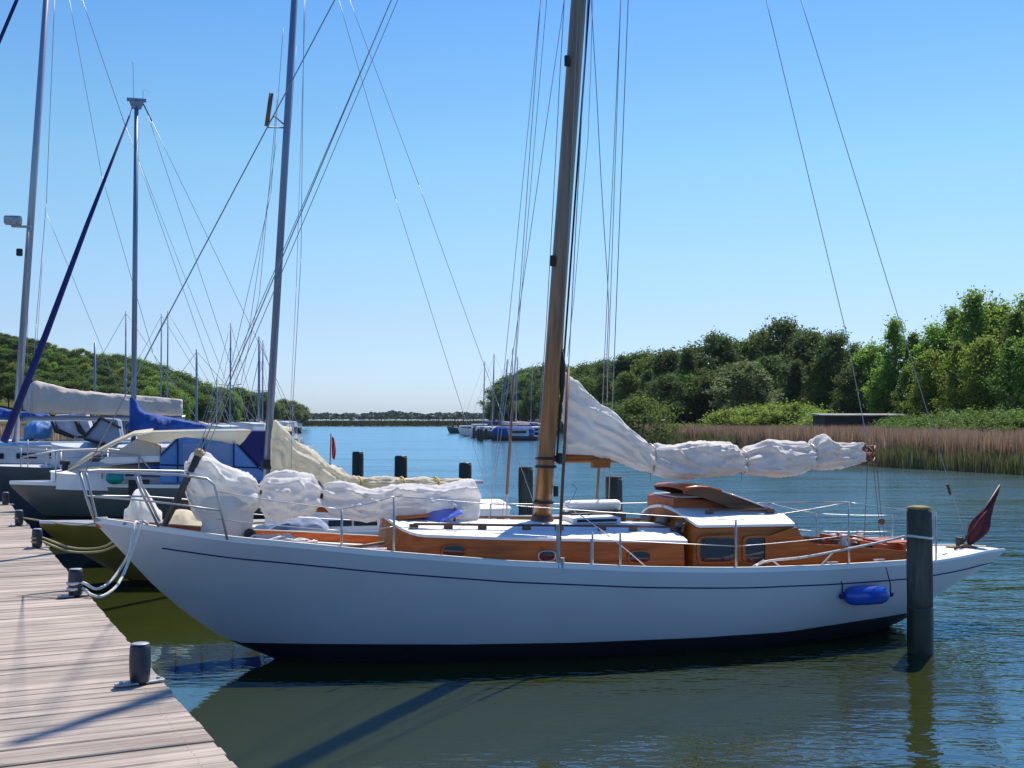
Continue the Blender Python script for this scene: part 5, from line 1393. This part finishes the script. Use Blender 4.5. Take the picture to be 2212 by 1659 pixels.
# bow rail
pts = [g3(x, y, l) for x, y, l in ((330, 1020, -1.1), (300, 985, -1.05), (220, 975, -.9), (120, 975, -.5), (60, 985, -.15))]; fr3 = g3(45, 990, 0)
MB().tube(pts + [fr3] + [Vector((p.x, -p.y, p.z)) for p in pts[::-1]], .014, 7).build('bow_rail', M_steel, Y3, sm=True)
for k in (1, 2, 3):
    for s in (-1, 1):
        p = pts[k]; MB().tube([(p.x, s * abs(p.y), p.z), (p.x, s * min(abs(p.y), H3.b(p.x) - .05), H3.zs(p.x) - .03)], .012, 6).build('bow_rail_post', M_steel, Y3, sm=True)
m = MB(); c = g3(140, 1018, -.2); m.lathe([(.05, -.1), (.05, .1), (.09, .12), (.09, .18), (.03, .2)], c, 10); m.build('mooring_bitt', M_rubber, Y3, auto=40)
# red flag on the cruiser's stern
fp0, fp1 = g3(712, 1040, .6), g3(715, 936, .6)
fo = MB().tube([fp0, fp1], .012, 6).build('ensign_staff', M_dkwood, Y3, sm=True)
rows = [[(fp1.x + .02 + (.03 + .03 * math.sin(u * 3)) * t, .6 + .03 * math.sin(t * 5 + u * 4), fp1.z - .05 - .42 * u - .04 * t) for t in np.linspace(0, 1.3, 8)] for u in np.linspace(0, 1, 10)]
m = MB(); m.grid(rows); m.build('ensign', M_flagr, Y3, sm=True, solid=.006)
def small_boat(px, Y, zt_py, ln, beam_, colour, label, cover=None, rot=A, hull_z=.55, name='motor_boat', cat='boat', grp=None):
    p = at(px, zt_py, Y)
    fr = Frame(p.x, Y, rot); root = empty(name, fr.o, R(rot)); tag(root, label, cat, grp)
    h = simple_hull(-ln / 2, ln / 2, beam_, hull_z * 1.4, hull_z, hull_z, ent=.5, overs=.1)
    h.build(root, colour, M_black, lambda x: .08, M_roof, ns=24)
    hh = max(.3, p.z - hull_z)
    house(root, -ln * .12, ln * .3, lambda x: beam_ * .7, lambda x: hull_z - .1, lambda x: hull_z + hh * .9, .08, .3, M_whiteb, cover or M_whiteb, ns=10)
    for s in (-1, 1):
        m = MB(); m.box((ln * .1, s * (beam_ * .69), hull_z + hh * .5), (ln * .3, .03, hh * .35)); m.build('window', M_glass, root)
    return root, fr

# boat with blue sail cover
def yacht(name, O, label, top_px, foot_px, mr, hullm, zb, length, bow, beam_=1.4, cabin=(1.8, 5.5), ctop=1.75, mt=M_alud, over=1.0, rot=A, grp=None, boot=.15):
    fr = Frame(O[0], O[1], rot); root = empty(name, fr.o, R(rot)); tag(root, label, 'sailing boat', grp)
    h = simple_hull(bow, bow + length, beam_, zb * 1.12, zb, zb, ent=1.1, overs=.5)
    h.build(root, hullm, M_navy, lambda x: boot, M_whiteb, ns=40)
    house(root, cabin[0], cabin[1], lambda x: beam_ * .62, lambda x: h.zs(x) - .08, lambda x: ctop, .1, .8, M_whiteb, M_whiteb)
    m = mast(fr, root, foot_px, top_px, mr, mt, over=over)
    for k in range(3):
        for s in (-1, 1):
            mm_ = MB(); mm_.box((cabin[0] + 1.1 + k * .8, s * (beam_ * .62 + .004), (ctop + h.zs(2)) / 2), (.5, .02, .14)); mm_.build('window', M_glass, root, bevel=.005)
    return fr, root, h, m
M_boat4 = mat('dark_grey_hull_paint', (0.05, 0.055, 0.07), 0.35, var=.2, vs=2)
F4, Y4, H4, m4 = yacht('sailing_yacht', (-11.3, 25.2), 'dark hulled yacht with bright blue sail cover and blue furled headsail', (295, 216), (288, 960), .075, M_boat4, 1.35, 9.0, -1.6, cabin=(1.2, 5.0), ctop=1.78)
c = F4.L(295, 216); m = MB(); m.box(c, (.42, .1, .06)); m.box(c + Vector((0, 0, -.12)), (.2, .1, .16), taper=1.6); m.build('masthead_fitting', M_alud, m4)
for (a, e, f) in ((289, 287, 130), (309, 309, 195)): wire(F4.L(a, 214), F4.L(e, f), .006, M_wire, m4, 'antenna')
MB().tube([F4.L(309, 192), F4.L(318, 196), F4.L(325, 200)], .006, 5).build('wind_vane', M_wire, m4)
wire(F4.L(285, 232), F4.L(280, 250), .01, M_wire, Y4, 'forestay')
MB().tube([F4.L(280, 250), F4.L(190, 480), F4.L(100, 720), F4.L(8, 955)], [.02, .05, .07, .085], 10).build('furled_headsail', M_navy, Y4, sm=True)
wire(F4.L(310, 225), F4.L(328, 262), .015, M_rubber, Y4, 'backstay_bridle')
for (a, c, e, f) in ((328, 262, 655, 940), (320, 250, 545, 930), (300, 350, 500, 925)): wire(F4.L(a, c, .3), F4.L(e, f, .3), .006, M_wire, Y4, 'backstay')
bundle(F4, [(280, 858), (286, 855), (294, 862), (302, 880), (320, 893), (360, 901), (400, 909), (447, 919)], [(280, 935), (286, 938), (294, 938), (302, 938), (320, 936), (360, 932), (400, 928), (447, 925)], [(280, .1), (300, .2), (360, .2), (447, .08)], nx=90, na=24, amp=.05, seed=4, name='sail_cover', mt=M_blue, root=Y4)
out = [(F4.L(x, y, -.8).x, F4.L(x, y, -.8).z) for x, y in ((180, 946), (218, 902), (255, 905), (262, 950), (236, 962))]
m = MB(); m.prism(out, -.8, .8); m.build('sprayhood', M_greyc, Y4, bevel=.05)
for a, c in (((181, 948), (236, 964)), ((218, 902), (262, 925)), ((181, 946), (218, 902))):
    MB().tube([F4.L(a[0], a[1], -.83), F4.L(c[0], c[1], -.83)], .03, 6).build('hood_frame', M_rubber, Y4)
pl = [F4.L(x, y, l) for x, y, l in ((-40, 960, -.2), (40, 968, -.6), (130, 975, -1.1), (130, 1008, -1.1))]
MB().tube(pl, .015, 7).build('bow_rail', M_steel, Y4, sm=True)
for k, px in enumerate((45, 60, 100)): MB().tube([F4.L(px, 950 if k == 1 else 968, -.9), F4.L(px, 1010, -.9)], .013, 6).build('stanchion', M_steel, Y4, sm=True)
wire(F4.L(45, 962, -.9), F4.L(300, 975, -1.3), .008, M_steel, Y4, 'lifeline'); wire(F4.L(45, 985, -.9), F4.L(300, 990, -1.3), .008, M_steel, Y4, 'lifeline')

F5, Y5, H5, m5 = yacht('sailing_yacht', (-16.2, 30.2), 'large yacht with the thick pale mast and long cream sail cover', (100, 0), (33, 958), .12, M_white, 1.2, 11, -1.8, cabin=(1.5, 6.0), ctop=1.7, mt=M_alu, over=1.25)
bundle(F5, [(50, 850), (60, 836), (75, 824), (95, 826), (150, 840), (220, 848), (300, 855), (395, 863)], [(50, 880), (60, 890), (75, 892), (95, 893), (150, 894), (220, 896), (300, 898), (395, 898)], [(50, .12), (80, .22), (395, .16)], nx=120, na=26, amp=.03, seed=7, name='sail_cover', mt=M_tan, root=Y5, pinch=0)
wire(F5.L(45, 905), F5.L(400, 903), .07, M_alu, Y5, 'boom')
M5 = lambda py: F5.L(33 + (958 - py) * 67 / 958.0, py)
m = MB(); c = F5.L(28, 476, -.3); m.box(c, (.44, .25, .24)); o = m.build('radar_box', M_galv, m5, bevel=.05)
m = MB(); m.box(c + Vector((.2, .1, -.14)), (.5, .12, .05)); m.build('radar_bracket', M_galv, o)
m = MB(); m.box(F5.L(42, 545, -.15), (.16, .1, .2)); m.build('mast_lamp', M_rubber, m5, bevel=.03)
for (a, c, e, f, r_) in ((118, 0, 100, 440, .008), (100, 440, 78, 700, .008), (78, 700, 62, 950, .008), (150, 0, 220, 380, .007), (220, 380, 330, 760, .007), (330, 760, 385, 900, .007), (178, 0, 270, 270, .009), (270, 270, 520, 905, .006), (100, 460, 260, 850, .006), (62, 500, 58, 940, .006), (92, 560, 66, 940, .006)):
    wire(F5.L(a, c, -.3), F5.L(e, f, -.3), r_, M_wire, Y5, 'rigging_wire')
wire(F5.L(40, -8, 0), F5.L(-10, 110, 0), .05, M_navy, Y5, 'furled_headsail')

F6, Y6, H6, m6 = yacht('sailing_yacht', (-22.0, 36.5), 'white yacht under teal-blue covers behind the thick pale mast', (-30, 300), (-35, 950), .07, M_white, 1.2, 9, -1.5, cabin=(2.5, 6.5), ctop=1.7)
bundle(F6, [(-30, 885), (0, 882), (40, 888), (80, 890), (108, 896)], [(-30, 905), (0, 906), (40, 908), (80, 910), (108, 912)], [(-30, .2), (108, .15)], nx=60, na=20, amp=.04, seed=1, name='sail_cover', mt=M_blue, root=Y6)
lump(F6, Y6, ([(52, 925), (60, 915), (80, 908), (100, 905), (112, 915)], [(52, 948), (60, 950), (80, 950), (100, 948), (112, 944)]), -.5, .6, M_lblue, 'cockpit_tent', 2, .05)
# navy and white hooped tent seen between
F7, Y7, H7, m7 = yacht('sailing_yacht', (-15.2, 38.0), 'white yacht with a dark hooped cockpit hood, beyond the cream sail cover', (205, 740), (205, 930), .05, M_white, 1.25, 8, -1.0, cabin=(.8, 3.8), ctop=1.75)
for (a, c, e) in ((108, 900, 150), (160, 895, 180)):
    MB().tube([F7.L(a, 900, -.8), F7.L(a + 14, 930, -.8), F7.L(e + 10, 945, -.8)], [.05, .09, .05], 8).build('hood_hoop', M_rubber, Y7, sm=True)
out = [(F7.L(x, y, -.8).x, F7.L(x, y, -.8).z) for x, y in ((112, 905), (120, 896), (185, 892), (200, 940), (140, 945))]
m = MB(); m.prism(out, -.75, .75); m.build('cockpit_hood', mat('pale_lilac_cloth', (.45, .42, .5), .8, var=.2), Y7, bevel=.05)

# ------------------------------------------------------------------ distant boats
def far_yacht(px, Y, top, ln, mr, hullm, cover, label, grp, rot=A, zoff=1.0, mtm=M_alud, tilt=0.0, cov=True, mx=.42):
    p = at(px, 900, Y); ox = p.x - mx * ln * math.cos(R(rot)); oy = Y - mx * ln * math.sin(R(rot))
    fr = Frame(ox, oy, rot); root = empty('sailing_yacht', fr.o, R(rot)); tag(root, label, 'sailing boat', grp)
    h = simple_hull(0, ln, ln * .15, zoff * 1.1, zoff, zoff, ent=.9, overs=.4); h.build(root, hullm, M_black, lambda x: .1, M_roof, ns=20)
    house(root, ln * .3, ln * .72, lambda x: ln * .1, lambda x: zoff - .1, lambda x: zoff + .42, .08, .5, M_whiteb, M_whiteb, ns=10)
    for s in (-1, 1):
        m = MB(); m.box((ln * .5, s * (ln * .1 + .01), zoff + .2), (ln * .28, .03, .16)); m.build('window', M_glass, root)
    zt_ = at(px, top, Y).z
    m = MB(); m.tube([(mx * ln, 0, zoff), (mx * ln + tilt, 0, zt_)], [mr, mr * .75], 8); m.build('mast', mtm, root, sm=True)
    for e in (0.03 * ln, .97 * ln): wire((e, 0, zoff), (mx * ln + tilt, 0, zt_ - .1), .012, M_wire, root, 'stay')
    for s in (-1, 1):
        wire((mx * ln, s * ln * .14, zoff), (mx * ln + tilt, 0, zt_ * .85), .01, M_wire, root, 'shroud')
        m = MB(); m.tube([(mx * ln + tilt * .5, 0, zt_ * .55), (mx * ln + tilt * .5, s * .7, zt_ * .56)], .02, 5); m.build('spreader', mtm, root)
    if cov:
        m = MB(); m.tube([(mx * ln + .1, 0, zoff + 1.15), (mx * ln + .5, 0, zoff + 1.05), (ln * .86, 0, zoff + .92)], [.16, .15, .08], 9, flat=1.4); m.build('sail_cover', cover, root, sm=True)
    return root
GF = 'yachts moored below the wooded hill'
spec = [(270, 62, 672, 9, .05, M_white, M_blue, 'far white yacht with blue cover, mast nearest the leaning headsail'),
        (347, 70, 678, 9, .05, M_white, M_navy, 'far white yacht with navy cover, first of a close pair of masts'),
        (361, 76, 672, 9.5, .055, M_white, M_cream, 'far white yacht with cream cover, second of a close pair of masts'),
        (424, 58, 755, 8, .07, M_navy, M_tan, 'navy hulled far yacht with tan cover and a short mast'),
        (497, 66, 698, 9, .055, M_white, M_blue, 'far white yacht with blue cover midway to the near blue mast'),
        (559, 60, 727, 8, .075, M_white, M_cream, 'far yacht whose mast stands close beside the near blue mast'),
        (567, 84, 735, 8, .06, M_grey, M_blue, 'grey far yacht just behind the near blue mast'),
        (468, 80, 815, 7, .05, M_white, M_navy, 'small far yacht with the shortest mast below the hill')]
for s_ in spec:
    far_yacht(*s_, GF, rot=(A + random.uniform(-6, 8) if s_[0] < 460 else 74 + random.uniform(-5, 5)), mx=.45)
for i, (px, Y, zp, col, lb) in enumerate(((455, 50, 916, M_navy, 'navy hulled cabin boat tucked behind the blue sail cover'), (520, 54, 910, M_grey, 'grey hulled cabin boat with a pale roof below the hill'), (598, 72, 908, M_blue, 'blue hulled cabin boat at the end of the far row'), (618, 90, 908, M_white, 'small white boat at the tip of the far row'))):
    small_boat(px, Y, zp, 3.6, 1.0, col, lb, hull_z=.9, rot=70 + i * 7, grp='cabin boats below the hill')
# small craft crowding the far end of the row: covers, tents and low hulls
CRAFT = [(440, 64, M_blue, 'under a blue cover, behind the tip of the blue sail cover'), (478, 58, M_tan, 'under a tan cover, nearest the pale jagged flag'), (505, 72, M_navy, 'under a navy cover, between two far masts'),
         (535, 66, M_red, 'under a dark red cover, below the middle of the hill'), (548, 88, M_cream, 'under a cream cover, beside the close mast'), (585, 95, M_blue, 'under a blue cover, right of the near blue mast'),
         (606, 80, M_tan, 'under a tan cover, near the tip of the row'), (628, 105, M_navy, 'under a navy cover, last of the row')]
for px, Y, mt_, lb in CRAFT:
    r_, f_ = small_boat(px, Y, 912, 3.4, .9, M_whiteb, 'small open boat ' + lb, cover=mt_, rot=random.uniform(50, 95), hull_z=.7, grp='small covered boats at the far end of the row')
    m = MB(); m.lathe([(.1, -1.3), (.42, -1.0), (.5, 0), (.36, 1.1), (.1, 1.4)], (0, 0, .95 + .1 * math.sin(px)), 10, axis='X', jit=.2); m.build('cover', mt_, r_, sm=True)
    m = MB(); m.tube([(.6, 0, .7), (.62, 0, 1.9 + .5 * math.sin(px * 3))], .03, 6); m.build('pole', M_alud, r_)
# clubhouse-like pale boards and people are too small to read

GM = 'boats at the harbour mouth jetty'
spec = [(1043, 175, 780, 9, .09, M_white, M_blue, 'white yacht with the leftmost mast at the harbour mouth'),
        (1063, 160, 764, 9, .10, M_white, M_navy, 'white yacht with the second mast at the harbour mouth'),
        (1081, 150, 776, 9, .12, M_grey, M_tan, 'grey yacht with the stout leaning mast at the harbour mouth'),
        (1103, 155, 752, 9, .08, M_white, M_blue, 'white yacht with the slim tallest mast at the harbour mouth'),
        (1114, 165, 770, 9, .10, M_white, M_cream, 'white yacht with cream cover at the harbour mouth'),
        (1146, 170, 785, 8, .05, M_navy, M_navy, 'navy yacht half hidden by the wooden mast')]
for k, s_ in enumerate(spec): far_yacht(*s_, GM, rot=10 + 4 * k, mtm=(M_alu if k != 2 else M_alud), tilt=(1.0 if k == 2 else .3), mx=.42)
rb_, fr_b = small_boat(1108, 138, 925, 6.0, 1.3, M_boat4, 'dark hulled cabin boat with a deep blue canopy at the harbour mouth', cover=M_blue, rot=6, hull_z=.55, cat='boat')
m = MB(); m.lathe([(.3, -2.6), (.7, -2.2), (.75, 0), (.7, 2.0), (.3, 2.4)], (0.2, 0, 1.0), 14, axis='X'); m.build('canopy', M_blue, rb_, sm=True)
small_boat(1150, 146, 922, 6, 1.3, M_navy, 'navy cabin boat beside the deep blue canopy', rot=4, hull_z=.9)
for i, (px, wy) in enumerate(((978, 930), (990, 933), (1000, 936), (1012, 938), (1024, 946), (1034, 951), (1040, 953), (1050, 949))):
    p = on(px, wy, 0); t = empty('mooring_pile', (p.x, p.y, 0))
    m = MB(); m.lathe([(.22, -1), (.2, 1.3), (.15, 1.34)], n=10); m.build('shaft', M_pilewet, t, sm=True)
    m = MB(); m.lathe([(.17, 1.341), (.1, 1.39)], n=10); m.build('end_grain', M_pile, t, sm=True)
    tag(t, 'small dark pile in the distant row at the harbour mouth', 'mooring pile', 'distant piles at the harbour mouth')
pj = [on(975, 926, 0), on(1060, 938, 0)]
jd = (pj[1] - pj[0]); c = (pj[0] + pj[1]) / 2
m = MB(); m.box((0, 0, .75), (jd.length, 2.0, .16)); o = m.build('landing_stage', M_beam, None, loc=(c.x, c.y, 0)); o.rotation_euler = (0, 0, math.atan2(jd.y, jd.x)); tag(o, 'dark landing stage in front of the boats at the harbour mouth', 'landing stage')
small_boat(1000, 215, 920, 6, 1.3, M_grey, 'low grey boat on the distant landing stage', rot=8, hull_z=.9)
small_boat(1028, 190, 916, 6, 1.3, M_white, 'low white boat by the distant landing stage', rot=8, hull_z=.9)

# ------------------------------------------------------------------ haze
hz_m = bpy.data.materials.new('thin_sea_haze'); hz_m.use_nodes = True
t = hz_m.node_tree; t.nodes.remove(t.nodes['Principled BSDF'])
pv = t.nodes.new('ShaderNodeVolumePrincipled'); pv.inputs['Color'].default_value = (0.78, 0.88, 1.0, 1); pv.inputs['Density'].default_value = 0.00006
t.links.new(pv.outputs[0], t.nodes['Material Output'].inputs['Volume'])
m = MB(); m.box((0, 2850, 11.5), (7100, 6400, 33)); tag(m.build('haze', hz_m), 'thin pale haze over the far water', 'haze', kind='stuff')
